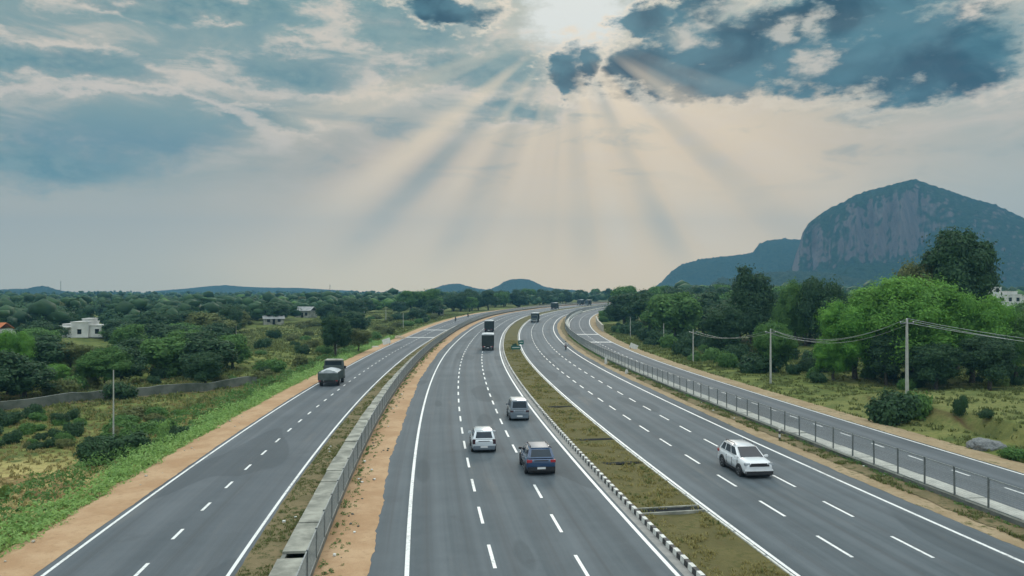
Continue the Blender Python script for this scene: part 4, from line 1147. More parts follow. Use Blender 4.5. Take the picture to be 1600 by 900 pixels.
scatter(34, 70, 190, 85, 210, 8, 13, ['midgreen', 'olive', 'midgreen', 'dark'], 'lighter green tree on the rising ground below the rock dome', 'trees below the rock dome', 44, clear=lambda px, y: px < 1150)

scatter(44, 70, 190, -95, -30, 3.6, 6.4, ['midgreen', 'dark', 'midgreen', 'dark2', 'dark'], 'bushy green tree of the rough ground beyond the stone wall', 'bushy trees beyond the stone wall', 46, clear=lambda px, y: y < 82 or px > 390 or 300 < px and y > 120, minsep=3.5, wide=1.5)

# ------------------------------------------------------------------ bushes
def bush_mesh(mat, seed, n=1800, leaf=.085, core=.7):
    r = np.random.default_rng(seed); L = [(0, 0, .42, .62, .6, .5)]
    for i in range(7):
        a = i * .9 + r.uniform(-.3, .3); k = r.uniform(.3, .62); s = r.uniform(.26, .42)
        L.append((math.cos(a) * k, math.sin(a) * k, r.uniform(.2, .75), s, s, s * .95))
    return crown('bush', L, n, leaf, M[mat], seed, core=core, shell=(.7, 1.12))
BUSH = {k: [bush_mesh(m, sd + i) for i in range(2)] for k, m, sd in (('dark', 'leaf_dark', 60), ('mid', 'leaf_mid', 63), ('olive', 'leaf_olive', 66), ('bright', 'leaf_yellow', 69), ('weed', 'leaf_weed', 72))}
def bush(key, loc, h, w, label, group=None, name='bush', sink=.12):
    o = D.objects.new(name, random.choice(BUSH[key])); COL.objects.link(o)
    o.location = (loc[0], loc[1], loc[2] - sink * h); o.scale = (w, w * random.uniform(.85, 1.15), h); o.rotation_euler = (0, 0, random.uniform(0, 6.28))
    return tag(o, label, 'bush', group)
def bush_px(key, px, base, top, wpx, label, group=None):
    g = G(px, base); d = g[1]
    return bush(key, g, max(.4, (CAMH - (top - HORIZON) * d / FPX - g[2])) * 1.05, wpx * d / FPX / 2, label, group)
bush_px('dark', 195, 712, 676, 74, 'grey green scrub in the dry field left of the weeds')
bush_px('dark', 150, 726, 690, 56, 'low dark scrub patch beside the grey green scrub')
bush_px('weed', 256, 690, 655, 24, 'upright green bush standing alone near the roadside weeds')
bush_px('dark', 276, 686, 668, 34, 'dark low bush right behind the upright green bush')
bush_px('dark', 1392, 662, 616, 80, 'dark bush at the foot of the tallest utility pole')
bush_px('mid', 1432, 640, 608, 56, 'green bush just right of the tallest utility pole foot')
bush_px('dark', 1500, 648, 620, 26, 'thin dark bush alone on the grass below the shade')
bush_px('dark', 1540, 652, 640, 26, 'lowest dark bush on the grass near the right frame edge')
bush_px('mid', 1585, 717, 698, 50, 'weedy bush at the right end of the earth bank')
bush_px('bright', 8, 780, 757, 20, 'small leafy bush in the dry field at the left frame edge')
def bushes(n, region, keys, h, w, label, group, seed, sink=.12):
    r = np.random.default_rng(seed); k = 0; t = 0
    while k < n and t < n * 40:
        t += 1
        s, o = r.uniform(*region[0]), r.uniform(*region[1])
        if len(region) > 2 and not region[2](s, o): continue
        x, y, _ = P(s, o)
        if OL - 1 < o < OR + 1.5: continue
        hh = r.uniform(*h); ww = hh * r.uniform(*w)
        bush(keys[r.integers(len(keys))], (x, y, float(terrain(x, y)[0])), hh, ww, label, group, sink=sink); k += 1
bushes(70, ((92, 235), (42.5, 62), lambda s, o: o > 42.5 + max(0, (110 - s)) * .15), ['dark', 'mid', 'dark', 'olive'], (1.2, 3.6), (.6, 1.0), 'dark green bush of the thicket along the right service road', 'bushes along the right service road', 81)
bushes(30, ((60, 98), (46, 78), lambda s, o: o > 47 + (s - 60) * .0 and s > 72), ['mid', 'dark', 'bright'], (.7, 1.9), (.6, 1.0), 'green bush on the grass before the bright trees', 'bushes before the bright trees', 82)
bushes(64, ((66, 150), (-70, -21), lambda s, o: s > 72), ['dark', 'mid', 'olive', 'olive', 'mid'], (.8, 2.4), (.7, 1.2), 'green bush in the rough ground beyond the left verge', 'bushes in the rough ground on the left', 83)
bushes(110, ((45, 63), (-60, -22.5), lambda s, o: s > 46 + (o + 23) * -.12), ['dark', 'mid', 'olive', 'dark', 'mid'], (.5, 1.25), (.7, 1.4), 'dark green bush of the scrub belt in front of the stone wall', 'bushes in front of the stone wall', 87)
bushes(16, ((24, 62), (-52, -21)), ['olive', 'dark', 'olive'], (.35, .8), (.8, 1.3), 'low scrubby bush on the dry field at the left', 'scrub on the dry field', 84)
bushes(46, ((150, 300), (-62, -20.5)), ['olive', 'mid', 'olive', 'dark'], (1.0, 2.6), (.9, 1.5), 'rounded bush on the grassy rise along the left service road', 'bushes on the grassy rise', 85)
bushes(26, ((235, 420), (41, 52)), ['dark', 'mid'], (1.5, 3.5), (.7, 1.0), 'far dark bush at the edge of the right wood', 'far bushes right of the bend', 86)

# ------------------------------------------------------------------ ground cover that nobody could count
def blades(name, pts, h, w, mat, seed, per=5, label=None):
    """tufts of bent blades, one object"""
    r = np.random.default_rng(seed); pts = np.asarray(pts, float); n = len(pts)
    base = np.repeat(pts, per, 0); N = len(base)
    hh = np.repeat(h if np.ndim(h) else np.full(n, h), per) * r.uniform(.5, 1.25, N)
    a = r.uniform(0, 2 * PI, N); lean = r.uniform(.1, .9, N) * hh
    base = base + np.stack([r.normal(size=N) * w * 2.2, r.normal(size=N) * w * 2.2, np.full(N, -.03)], 1)
    side = np.stack([-np.sin(a), np.cos(a), np.zeros(N)], 1) * (w * r.uniform(.6, 1.4, N))[:, None]
    out = np.stack([np.cos(a), np.sin(a), np.zeros(N)], 1)
    mid = base + out * (lean * .35)[:, None] + np.array([0, 0, 1]) * (hh * .6)[:, None]
    tip = base + out * lean[:, None] + np.array([0, 0, 1]) * hh[:, None]
    v = np.stack([base - side, base + side, mid + side * .8, mid - side * .8, tip], 1).reshape(-1, 3)
    k = np.arange(N)[:, None] * 5
    f = np.concatenate([k + [0, 1, 2], k + [0, 2, 3], k + [3, 2, 4]])
    return tag(link(name, np_mesh(name, v, f), M[mat]), label, None, None, 'stuff')
def band(n, s0, s1, olo, ohi, seed, dens_near=1.6, z=None, patchy=0.0):
    r = np.random.default_rng(seed)
    s = s0 + (s1 - s0) * r.random(n) ** dens_near
    lo = np.array([olo(q) if callable(olo) else olo for q in s]); hi = np.array([ohi(q) if callable(ohi) else ohi for q in s])
    o = lo + (hi - lo) * r.random(n)
    if patchy:
        keep = wob(s, o * 1.5, 6.0) + .6 * wob(s + 40, o, 2.3) > patchy
        s, o = s[keep], o[keep]
    p = P(s, o).T
    p[:, 2] = np.maximum(p[:, 2] + z, terrain(p[:, 0], p[:, 1])) if z is not None else terrain(p[:, 0], p[:, 1])
    return p, s, o
# weeds on the left embankment: leafy clumps in one strip
def weeds(name, n, s0, s1, ofun, mat, seed, leaf, hfun, label, z=-.35):
    r = np.random.default_rng(seed)
    s = s0 + (s1 - s0) * r.random(n) ** 1.5; o = ofun(s, r.random(n))
    p = P(s, o).T; p[:, 2] = np.maximum(terrain(p[:, 0], p[:, 1]), p[:, 2] + z)
    hh = hfun(s, o) * (0.6 + .5 * np.clip(wob(s, o * 2, 2.6) + .5 * wob(s, o, 1.1), -1, 1))
    per = 26; N = n * per
    c = np.repeat(p, per, 0); H = np.repeat(np.maximum(hh, .12), per)
    d = r.normal(size=(N, 3)); d /= np.linalg.norm(d, axis=1)[:, None]; d[:, 2] = np.abs(d[:, 2])
    q = c + d * (H * r.uniform(.6, 1.0, N))[:, None] * np.array([.95, .95, 1.0])
    nn = d + r.normal(size=d.shape) * .5; nn[:, 2] += .3; nn /= np.linalg.norm(nn, axis=1)[:, None]
    t = np.cross(nn, r.normal(size=nn.shape)); t /= np.linalg.norm(t, axis=1)[:, None]; b = np.cross(nn, t)
    sz = (leaf * r.uniform(.5, 1.4, N))[:, None] * (1 + np.repeat(s, per)[:, None] / 160)
    v = np.stack([q + t * sz, q + b * sz * .5, q - t * sz, q - b * sz * .5], 1).reshape(-1, 3)
    a = np.arange(N) * 4
    return tag(link(name, np_mesh(name, v, np.stack([a, a + 1, a + 2, a + 3], 1)), M[mat]), label, None, None, 'stuff')
weeds('roadside_weeds', 2600, -4, 185, lambda s, u: -16.9 - u * (2.3 + .5 * np.sin(s * .35)), 'leaf_weed', 91, .085, lambda s, o: .9 + 0 * s, 'bright green weeds growing along the tan shoulder of the left service road')
weeds('roadside_weeds', 1100, 2, 170, lambda s, u: -19.0 - u * 4.0, 'leaf_mid', 92, .08, lambda s, o: .75 + 0 * s, 'olive weeds behind the bright green weeds on the left')
weeds('fence_weeds', 520, 2, 170, lambda s, u: -3.45 + u ** 2 * .9, 'leaf_mid', 93, .035, lambda s, o: .2 + 0 * s, 'dark weeds along the foot of the left wire fence', z=0)
weeds('fence_weeds', 700, -5, 190, lambda s, u: 28.15 + u * .45, 'leaf_mid', 94, .04, lambda s, o: .26 + 0 * s, 'green weeds along the foot of the right wire fence', z=0)
p, s, o = band(5200, -6, 150, -6.6, -5.1, 95, 1.4, 0.0, -.35); blades('verge_grass', p, .13, .024, 'leaf_olive', 95, 6, 'grass on the narrow verge left of the drain')
p, s, o = band(5200, -6, 170, 11.4, 14.6, 96, 1.5, .07, -.25); blades('median_tufts', p, .15, .03, 'grass_dry', 96, 6, 'dry grass tufts growing on the median')
p, s, o = band(1500, -6, 170, 11.4, 14.6, 97, 1.4, .07, .28); blades('median_tufts', p, .17, .035, 'leaf_olive', 97, 6, 'green grass patches growing on the median')
p, s, o = band(3400, 0, 110, 27.1, 28.3, 98, 1.3, .05, -.1); blades('verge_grass', p, .17, .028, 'leaf_olive', 98, 6, 'grass on the verge beside the right carriageway')
p, s, o = band(9000, 14, 95, -62, -20, 99, 1.0, None, .0); blades('field_grass', p, .22, .035, 'grass_dry', 99, 9, 'dry grass of the field on the left')
p, s, o = band(9000, 60, 170, -80, -20, 100, 1.0, None, -.2); blades('field_grass', p, .4, .09, 'leaf_olive', 100, 6, 'green grass of the rough ground on the left')
p, s, o = band(9000, 26, 105, 39.6, 85, 101, 1.0, None, -.2); blades('field_grass', p, .26, .06, 'leaf_olive', 101, 6, 'grass of the bank on the right')
p, s, o = band(4500, 100, 240, 40, 60, 102, 1.0, None, -.3); blades('field_grass', p, .5, .11, 'leaf_olive', 102, 6, 'grass below the thicket on the right')
p, s, o = band(7000, 130, 330, -70, -19.5, 103, 1.0, None, -.5); blades('field_grass', p, .5, .13, 'leaf_olive', 103, 6, 'grass on the rise along the left service road')

# ------------------------------------------------------------------ the far wood, one mass
def far_wood(n, seed, dmin, dmax, keep, hlo, hhi, mat, label, azr=44):
    r = np.random.default_rng(seed); iv, if_ = ICO1; vs, fs = [], []; c = 0; nn = 0
    d = dmin * (dmax / dmin) ** r.random(n * 3); a = np.radians(r.uniform(-azr, azr, n * 3))
    x, y = d * np.sin(a), d * np.cos(a); z = terrain(x, y); s, o = so(x, y)
    for i in range(len(d)):
        if c >= n: break
        if OL - 8 < o[i] < OR + 8 and s[i] < 1500: continue
        if not keep(x[i], y[i], s[i], o[i]): continue
        c += 1; h = r.uniform(hlo, hhi); R = h * r.uniform(.5, .85)
        for k in range(4):
            q = r.uniform(.4, .66); off = np.array([r.normal() * R * .45, r.normal() * R * .45, h * (.38 + .14 * k * r.random() + .1 * k)])
            w = iv * np.array([R * q, R * q, h * .34 * q * 1.4]) * (1 + .22 * r.normal(size=(len(iv), 1)))
            vs.append(w + off + [x[i], y[i], z[i]]); fs.append(if_ + nn); nn += len(iv)
        m = 170; dd = r.normal(size=(m, 3)); dd /= np.linalg.norm(dd, axis=1)[:, None]; dd[:, 2] = np.abs(dd[:, 2]) * 1.0 - .15
        pp = np.array([x[i], y[i], z[i] + h * .55]) + dd * np.array([R * 1.02, R * 1.02, h * .47]) * r.uniform(.8, 1.1, (m, 1))
        t = r.normal(size=(m, 3)); t -= dd * (t * dd).sum(1)[:, None]; t /= np.linalg.norm(t, axis=1)[:, None]; b = np.cross(dd, t)
        sz = h * .062 * r.uniform(.6, 1.4, (m, 1))
        q4 = np.stack([pp + t * sz, pp + b * sz, pp - t * sz], 1).reshape(-1, 3)
        vs.append(q4); fs.append(np.arange(m * 3).reshape(m, 3) + nn); nn += m * 3
    return tag(link('far_wood', np_mesh('far_wood', np.concatenate(vs), np.concatenate(fs), False), M[mat]), label, None, None, 'stuff')
far_wood(1500, 111, 235, 2300, lambda x, y, s, o: o < -75 or (o < 0 and s > 420), 5.5, 8.0, 'leaf_dark', 'far dark wood stretching to the blue hills on the left')
far_wood(200, 112, 330, 1300, lambda x, y, s, o: o < 0 and x < -60, 4.5, 7.0, 'leaf_mid', 'paler patches of the far wood on the left')
far_wood(420, 113, 420, 1400, lambda x, y, s, o: o > 45, 8, 12, 'leaf_dark', 'far dark wood at the foot of the rock dome')
far_wood(140, 114, 330, 1000, lambda x, y, s, o: o > 60 and x > 90, 7, 11, 'leaf_mid', 'paler far trees at the foot of the rock dome')
# ------------------------------------------------------------------ utility poles and cables
def pole(px, base, top, label, r=.13, arm=True, lean=0.0, group=None):
    g = G(px, base); h = (CAMH - (top - HORIZON) * g[1] / FPX) - g[2]
    root = empty('utility_pole', tuple(g), 0, label, 'utility pole', group)
    MB().tube([(0, 0, -.3), (lean * .5, 0, h * .5), (lean, 0, h)], [r, r * .82, r * .62], 10).build('shaft', M['pole'], root)
    if arm:
        k = MB(); k.box(lean - .65, lean + .65, -.05, .05, h - .42, h - .32)
        k.build('crossarm', M['steel_dark'], root, sm=0)
        for x in (-.6, 0, .6):
            MB().lathe_x([(-.05, .02), (-.03, .055), (.03, .055), (.05, .02)], 0, 0, 0, 8).build('insulator', M['plate'], root, (lean + x, 0, h - .25 if x else h + .05))
    return g, h
pa = pole(1417, 623, 499, 'tallest pale utility pole standing on the grass in front of the bright trees', .17)
pb = pole(1204, 600, 515, 'shorter pale utility pole beside the right service road thicket', .14)
pc = pole(1083, 567, 516, 'utility pole in the thicket left of the two pointed tree', .12)
pd = pole(1037, 541, 505, 'small utility pole deep in the right thicket', .11, False)
pe = pole(985, 528, 496, 'small utility pole behind the white board on the right', .11, False)
pole(999, 505, 476, 'slanting pale pole in front of the right dark wood', .13, False, -.7)
pole(177.5, 689, 578, 'thin grey pole standing in the dry field on the left', .07, False)
pole(526, 553, 530, 'small pole beside the dark roadside tree on the left', .1, False)
pole(369, 536, 505, 'pale pole at the right end of the row of three dark trees', .1, False)
pole(569, 505, 486, 'leftmost of three small poles before the far left wood', .13, False)
pole(603, 504, 481, 'middle one of three small poles before the far left wood', .13, False)
pole(630, 514, 489, 'rightmost of three small poles before the far left wood', .12, False)
def cable(a, b, sag, r, label, group):
    a, b = Vector(a), Vector(b); n = 26
    pts = [a.lerp(b, i / n) - Vector((0, 0, sag * 4 * (i / n) * (1 - i / n))) for i in range(n + 1)]
    return tag(MB().tube(pts, r, 5).build('overhead_cable', M['cable']), label, 'cable', group)
A = Vector(pa[0]) + Vector((0, 0, pa[1])); B = Vector(pb[0]) + Vector((0, 0, pb[1])); Cc = Vector(pc[0]) + Vector((0, 0, pc[1]))
far_r = Vector((66, 49, 6.3))
for i, x in enumerate((-.6, 0, .6)):
    z = -.2 if x else .08
    cable(A + Vector((x, 0, z)), far_r + Vector((x, .4 * x, z)), 1.25 + .12 * i, .022, 'pale cable sagging from the tallest pole towards the right frame edge', 'cables right of the tallest pole')
    cable(A + Vector((x, 0, z)), B + Vector((x, 0, z)), 1.55 + .1 * i, .018, 'pale cable sagging between the two taller poles', 'cables between the two taller poles')
    if x: cable(B + Vector((x, 0, z)), Cc + Vector((x, 0, z)), 1.0, .016, 'thin cable from the shorter pole into the thicket', 'cables into the thicket')

# ------------------------------------------------------------------ walls, boards, heaps
def wall_run(name, pts, h, t, mat, label, cat='wall', cap=None, jitter=.04):
    r = random.Random(4); m = MB(); P3 = []
    for (x0, y0), (x1, y1) in zip(pts[:-1], pts[1:]):
        n = max(2, int(math.hypot(x1 - x0, y1 - y0) / 1.2))
        P3 += [(x0 + (x1 - x0) * i / n, y0 + (y1 - y0) * i / n) for i in range(n)]
    P3.append(pts[-1]); rings = []
    base = Vector((*P3[0], float(terrain(*P3[0])[0])))
    for i, (x, y) in enumerate(P3):
        q = P3[min(i + 1, len(P3) - 1)]; p = P3[max(i - 1, 0)]
        d = Vector((q[0] - p[0], q[1] - p[1])).normalized(); nrm = Vector((-d.y, d.x))
        z = float(terrain(x, y)[0]); hh = h + r.uniform(-jitter, jitter)
        rings.append([Vector((x + nrm.x * k * t / 2, y + nrm.y * k * t / 2, zz)) - base for k, zz in ((-1, z - .4), (1, z - .4), (1, z + hh), (-1, z + hh))])
    root = empty(name, tuple(base), 0, label, cat)
    MB().loft(rings).build('wall_face', mat, root, sm=0)
    if cap:
        up = [[v + Vector((0, 0, dz)) + (v - rr[(j + 2) % 4]).normalized() * 0 for j, (v, dz) in enumerate(zip((rr[3], rr[2], rr[2], rr[3]), (.005, .005, .1, .1)))] for rr in rings]
        MB().loft(up).build('coping', cap, root, sm=0)
    return root
gl = [G(*q) for q in ((-60, 652), (0, 642), (90, 632), (178, 622), (250, 617), (325, 611), (400, 600))]
wall_run('stone_wall', [(g[0], g[1]) for g in gl], .95, .4, M['stone'], 'long weathered grey stone wall crossing the fields on the left', cap=M['stone'], jitter=.12)
# a trodden path along its foot
pth = MB()
for a, b in zip(gl[:-1], gl[1:]):
    n = 12
    for i in range(n):
        q = [a + (b - a) * (i / n), a + (b - a) * ((i + 1) / n)]
        w = []
        for p_ in q:
            for dy in (-1.5, -.5):
                w.append((p_[0], p_[1] + dy, float(terrain(p_[0], p_[1] + dy)[0]) + .05))
        pth.add([w[0], w[1], w[3], w[2]], [(0, 1, 2, 3)])
tag(pth.build('field_path', M['dirt_grassy'], sm=0), kind='structure')
def board(px, base, w, h, tilt, yaw, label, legs=.5, mat='white_board'):
    g = G(px, base); root = empty('notice_board', tuple(g), yaw, label, 'board')
    c, s = math.cos(tilt), math.sin(tilt)
    f = lambda x, z, t: (x * c - z * s, t, legs + x * s * 1 + z * c)
    MB().hexa([f(-w / 2, 0, -.04), f(w / 2, 0, -.04), f(w / 2, 0, .04), f(-w / 2, 0, .04), f(-w / 2, h, -.04), f(w / 2, h, -.04), f(w / 2, h, .04), f(-w / 2, h, .04)]).build('panel', M[mat], root, bevel=.01)
    for x in (-w * .3, w * .3): MB().box(x - .05, x + .05, .045, .14, -.3, legs + h * .7 + x * s).build('post', M['steel_dark'], root, sm=0)
    return root
board(989, 548, 1.75, 1.0, -.38, .2, 'white board leaning crooked beside the right service road', .45)
board(605, 541, 1.9, 1.25, .3, -.2, 'pale white board leaning crooked beside the left service road', .5)
def heap(name, px, base, wpx, hpx, mat, label, cat, seed):
    g = G(px, base); d = g[1]; w = wpx * d / FPX / 2; h = hpx * d / FPX
    v, f = ico(4); r = np.random.default_rng(seed)
    v = v * np.array([w, w * .8, h]) * (1 + .10 * np.sin(v[:, :1] * 5 + seed) + .07 * np.sin(v[:, 1:2] * 9) + .05 * r.normal(size=(len(v), 1)))
    v[:, 2] = np.maximum(v[:, 2], -.15)
    return tag(link(name, np_mesh(name, v, f), mat, None, tuple(g)), label, cat)
heap('gravel_heap', 1539, 699, 56, 13, M['gravel'], 'grey gravel heap under the earth bank beside the right service road', 'heap', 3)
heap('sand_heap', 624, 531, 17, 6.5, M['sand'], 'pale sand heap beside the left service road', 'heap', 4)
heap('stone_heap', 586, 544, 14, 3.5, M['stone_pale'], 'low pale stone heap in front of the leaning white board on the left', 'heap', 5)
# retaining wall on the inside of the right bend
s1, o1 = on_road(941, 517); s2, o2 = on_road(927, 497)
pts = [P(s, max(39.3, 38.6 + .0 * s)) for s in np.linspace(s1 - 2, s1 + 46, 14)]
wall_run('retaining_wall', [(p[0], p[1]) for p in pts], 2.3, .5, M['stone_pale'], 'pale retaining wall where the right service road bends into the wood', jitter=.12)
# whitewashed barrier on the inside edge of the right drain through the bend
sb1, _ = on_road(889, 517); sb2, _ = on_road(908, 489)
bar = MB()
rg = [[P(s, 29.62 - .1, .3), P(s, 29.62 + .1, .3), P(s, 29.62 + .07, 1.15), P(s, 29.62 - .07, 1.15)] for s in np.linspace(sb1, sb2, 40)]
bar.loft([[tuple(p) for p in r_] for r_ in rg])
tag(bar.build('crash_barrier', M['white_kerb'], sm=0), 'whitewashed barrier following the inside of the right bend behind the fence', 'barrier')
# guard posts
def guard_post(px, base, label, h=.95, group=None):
    s, o = on_road(px, base); p = P(s, o, .0)
    root = empty('guard_post', tuple(p), 0, label, 'guard post', group)
    for i in range(4):
        MB().lathe_x([(i * h / 4, .075), ((i + 1) * h / 4, .075)], 0, 0, 0, 10).build('band', M['white_kerb' if i % 2 else 'black_kerb'], root).rotation_euler = (0, -PI / 2, 0)
    return root
guard_post(1218, 688, 'black and white banded guard post at the foot of the right fence')
def white_stone(px, base, h, label):
    s, o = on_road(px, base)
    k = MB().loft([[(-.2, -.12, 0), (.2, -.12, 0), (.2, .12, 0), (-.2, .12, 0)], [(-.19, -.11, h * .7), (.19, -.11, h * .7), (.19, .11, h * .7), (-.19, .11, h * .7)], [(-.1, -.1, h), (.1, -.1, h), (.1, .1, h), (-.1, .1, h)]])
    return tag(k.build('kilometre_stone', M['white_kerb'], None, tuple(P(s, o)), -heading(s)), label, 'marker stone')
white_stone(946.5, 569, 1.1, 'white marker stone beside the right carriageway, farther of two')
white_stone(979, 584, .6, 'low white marker stone beside the right carriageway, nearer of two')
# small green boards on the median
def green_board(px, base, w, h, label):
    s, o = on_road(px, base); root = empty('sign_board', tuple(P(s, o, .05)), -heading(s) + .15, label, 'sign')
    MB().box(-w / 2, w / 2, -.03, .03, .35, .35 + h).build('panel', M['sign_green'], root, bevel=.01)
    MB().box(-w / 2 + .2, w / 2 - .2, -.045, -.032, .35 + h * .45, .35 + h * .6).build('stripe', M['plate'], root, sm=0)
    for x in (-w * .35, w * .35): MB().box(x - .04, x + .04, .035, .1, -.2, .35 + h * .8).build('post', M['steel_dark'], root, sm=0)
board_a = green_board(806, 549, 1.9, .75, 'low green sign board with a pale stripe lying across the median')
board_b = green_board(814, 541, 1.2, .9, 'small green sign board at the right kerb of the median')
s_, o_ = on_road(809, 543); p_ = P(s_, o_ - .6, .05); bush('dark', p_, .8, .6, 'small dark bush beside the green sign boards on the median', sink=.05)

# ------------------------------------------------------------------ litter along the dirt strips
r = random.Random(12)
def litter(n, s0, s1, o0, o1, z, label, group):
    for i in range(n):
        s = s0 + (s1 - s0) * r.random() ** 1.4; o = r.uniform(o0, o1); k = MB(); w = r.uniform(.04, .085)
        k.loft([[(x * w, y * w, zz + r.uniform(-.01, .01)) for x, y in ((-1, -.7), (.8, -1), (1, .6), (-.6, 1))] for zz in (0, r.uniform(.04, .09))])
        tag(k.build('litter', M['white_board'], None, tuple(P(s, o, z)), r.uniform(0, 6)), label, 'litter', group)
litter(11, 10, 75, -3.35, -2.2, .045, 'small white scrap of litter on the dirt beside the left fence', 'litter beside the left fence')
litter(5, 11, 60, -6.3, -5.3, .03, 'small white scrap of litter between drain and left service road', 'litter left of the drain')
litter(6, 20, 90, 27.3, 28.4, .06, 'small white scrap of litter under the right fence', 'litter under the right fence')
def stones(n, s0, s1, o0, o1, z, mat, label, group):
    iv, if_ = ICO1
    for i in range(n):
        s = s0 + (s1 - s0) * r.random() ** 1.4; o = r.uniform(o0, o1); w = r.uniform(.04, .11)
        v = iv * w * np.array([1, .8, .6]) * (1 + .2 * rng.normal(size=(len(iv), 1)))
        tag(link('stone', np_mesh('stone', v, if_), M[mat], None, tuple(P(s, o, z)), r.uniform(0, 6)), label, 'stone', group)
stones(26, 8, 70, -3.3, -1.9, .05, 'stone', 'small grey stone on the dirt strip beside the left fence', 'stones beside the left fence')
stones(18, 8, 60, -16.8, -15.2, .03, 'stone_pale', 'small pale stone on the tan shoulder at the left', 'stones on the left shoulder')

# ------------------------------------------------------------------ buildings among the trees
def house(px, base, d, blocks, label, roof=None, yaw=0.0, name='house'):
    x = (px - 800) / FPX * d; z = float(terrain(x, d)[0])
    root = empty(name, (x, d, z), yaw, label, 'building')
    wl = MB(); pp = MB()
    for x0, x1, y0, y1, z0, z1 in blocks:
        wl.box(x0, x1, y0, y1, z0, z1)
        pp.box(x0 - .12, x1 + .12, y0 - .12, y1 + .12, z1 + .003, z1 + .18)
    wl.build('wall', M['render'], root, sm=0); pp.build('roof', roof or M['render'], root, sm=0)
    for x0, x1, y0, y1, z0, z1 in blocks:
        w = x1 - x0; n = max(1, int(w / 2.4))
        if z1 - z0 < 1.6: continue
        fl = max(1, int((z1 - z0) / 2.8))
        for k in range(fl):
            for i in range(n):
                xc = x0 + w * (i + .5) / n; zb_ = z0 + (z1 - z0) * k / fl + .9
                win = MB().box(xc - .5, xc + .5, y0 - .02, y0 + .1, zb_, zb_ + 1.25).build('window', M['opening'], root, sm=0)
                MB().box(xc - .62, xc + .62, y0 - .3, y0 - .03, zb_ + 1.3, zb_ + 1.4).build('sunshade', M['render'], root, sm=0)
    return root
hb = house(120, 518, 196, [(-6.6, -1.2, 0, 6, 0, 2.7), (-1.2, 3.0, -.6, 6, 0, 3.9), (3.0, 6.6, .4, 6, 0, 3.0), (.9, 3.0, 1, 5, 3.9, 4.7), (-4, -1.3, 1.2, 5, 2.7, 3.3)], 'white flat roofed house with stepped blocks among the left trees', yaw=.1)
for x in (-6.4, -4.6, -2.8): MB().box(x - .12, x + .12, -1.6, -1.36, 0, 2.6).build('column', M['render'], hb, sm=0)
MB().box(-6.7, -1.3, -1.75, -.12, 2.62, 2.8).build('porch_roof', M['render'], hb, sm=0)
def gable(px, d, w, l, eave, ridge, label, roofm, yaw=0.0, lift=0.0):
    x = (px - 800) / FPX * d; z = float(terrain(x, d)[0]) + lift
    root = empty('shed' if roofm is M['grey_roof'] else 'house', (x, d, z), yaw, label, 'building')
    MB().box(-w / 2 + .15, w / 2 - .15, 0.1, l - .1, -.3 - lift, eave).build('wall', M['render'] if roofm is M['orange_roof'] else M['concrete'], root, sm=0)
    MB().loft([[(xx, -.25, eave + .004), (xx, l / 2, ridge), (xx, l + .25, eave + .004), (xx, l + .25, eave - .1), (xx, l / 2, ridge - .14), (xx, -.25, eave - .1)] for xx in (-w / 2 - .2, w / 2 + .2)]).build('roof', roofm, root, sm=0)
    for xx in (-w * .25, w * .25): MB().box(xx - .5, xx + .5, .05, .2, .8, 2.0).build('window', M['opening'], root, sm=0)
    MB().box(-.45, .45, .05, .2, -.1, 1.95).build('door', M['opening'], root, sm=0)
    return root
gable(-18, 188, 4.6, 6, 2.6, 4.2, 'house with orange tiled roof at the left frame edge', M['orange_roof'])
house(28, 512, 190, [(-1.3, 1.3, 0, 3, 0, 2.4)], 'tiny white hut beside the orange roofed house')
gable(428, 262, 7, 6, 1.9, 3.0, 'long grey roofed shed left of two in the left wood', M['grey_roof'], .35)
gable(472, 310, 7, 7, 2.8, 4.4, 'pale grey roofed shed beside the long one in the left wood', M['grey_roof'], -.2)
gable(686, 330, 4.5, 6, 2.4, 3.8, 'small pale house by the wood left of the service road bend', M['grey_roof'], .2)
house(1572, 470, 250, [(-5.0, 5.2, 0, 8, 0, 9.2), (-3.6, -1.0, .8, 4, 9.2, 11.6), (1.2, 4.4, 1.0, 5, 9.2, 10.2)], 'white building with a stair tower on its roof above the right trees')
house(1592, 470, 275, [(-3.5, 4.5, 0, 8, 0, 9.0)], 'low white building partly hidden behind the one with the stair tower')
house(1437, 405, 760, [(-5, 5, 0, 6, 0, 4.5)], 'tiny white house far up on the slope of the rock dome')

# thin masts on the horizon
def mast(px, d, top, label):
    x = (px - 800) / FPX * d; z = float(terrain(x, d)[0]); h = CAMH + (HORIZON - top) * d / FPX - z
    m = MB(); w = d / FPX * .55
    for a, b in ((-1, -1), (1, -1), (0, 1)): m.tube([(a * w, b * w, 0), (a * w * .3, b * w * .3, h)], w * .25, 5)
    for k in range(10):
        f = k / 10; ww = w * (1 - .7 * f)
        m.tube([(-ww, -ww, h * f), (ww, -ww, h * (f + .1))], w * .12, 4); m.tube([(ww, -ww, h * f), (0, ww, h * (f + .1))], w * .12, 4)
    return tag(m.build('radio_mast', M['steel_dark'], None, (x, d, z)), label, 'mast')
mast(95, 900, 439, 'thin lattice mast on the far left horizon')
mast(515.5, 620, 444, 'thin lattice mast above the far wood left of the highway')

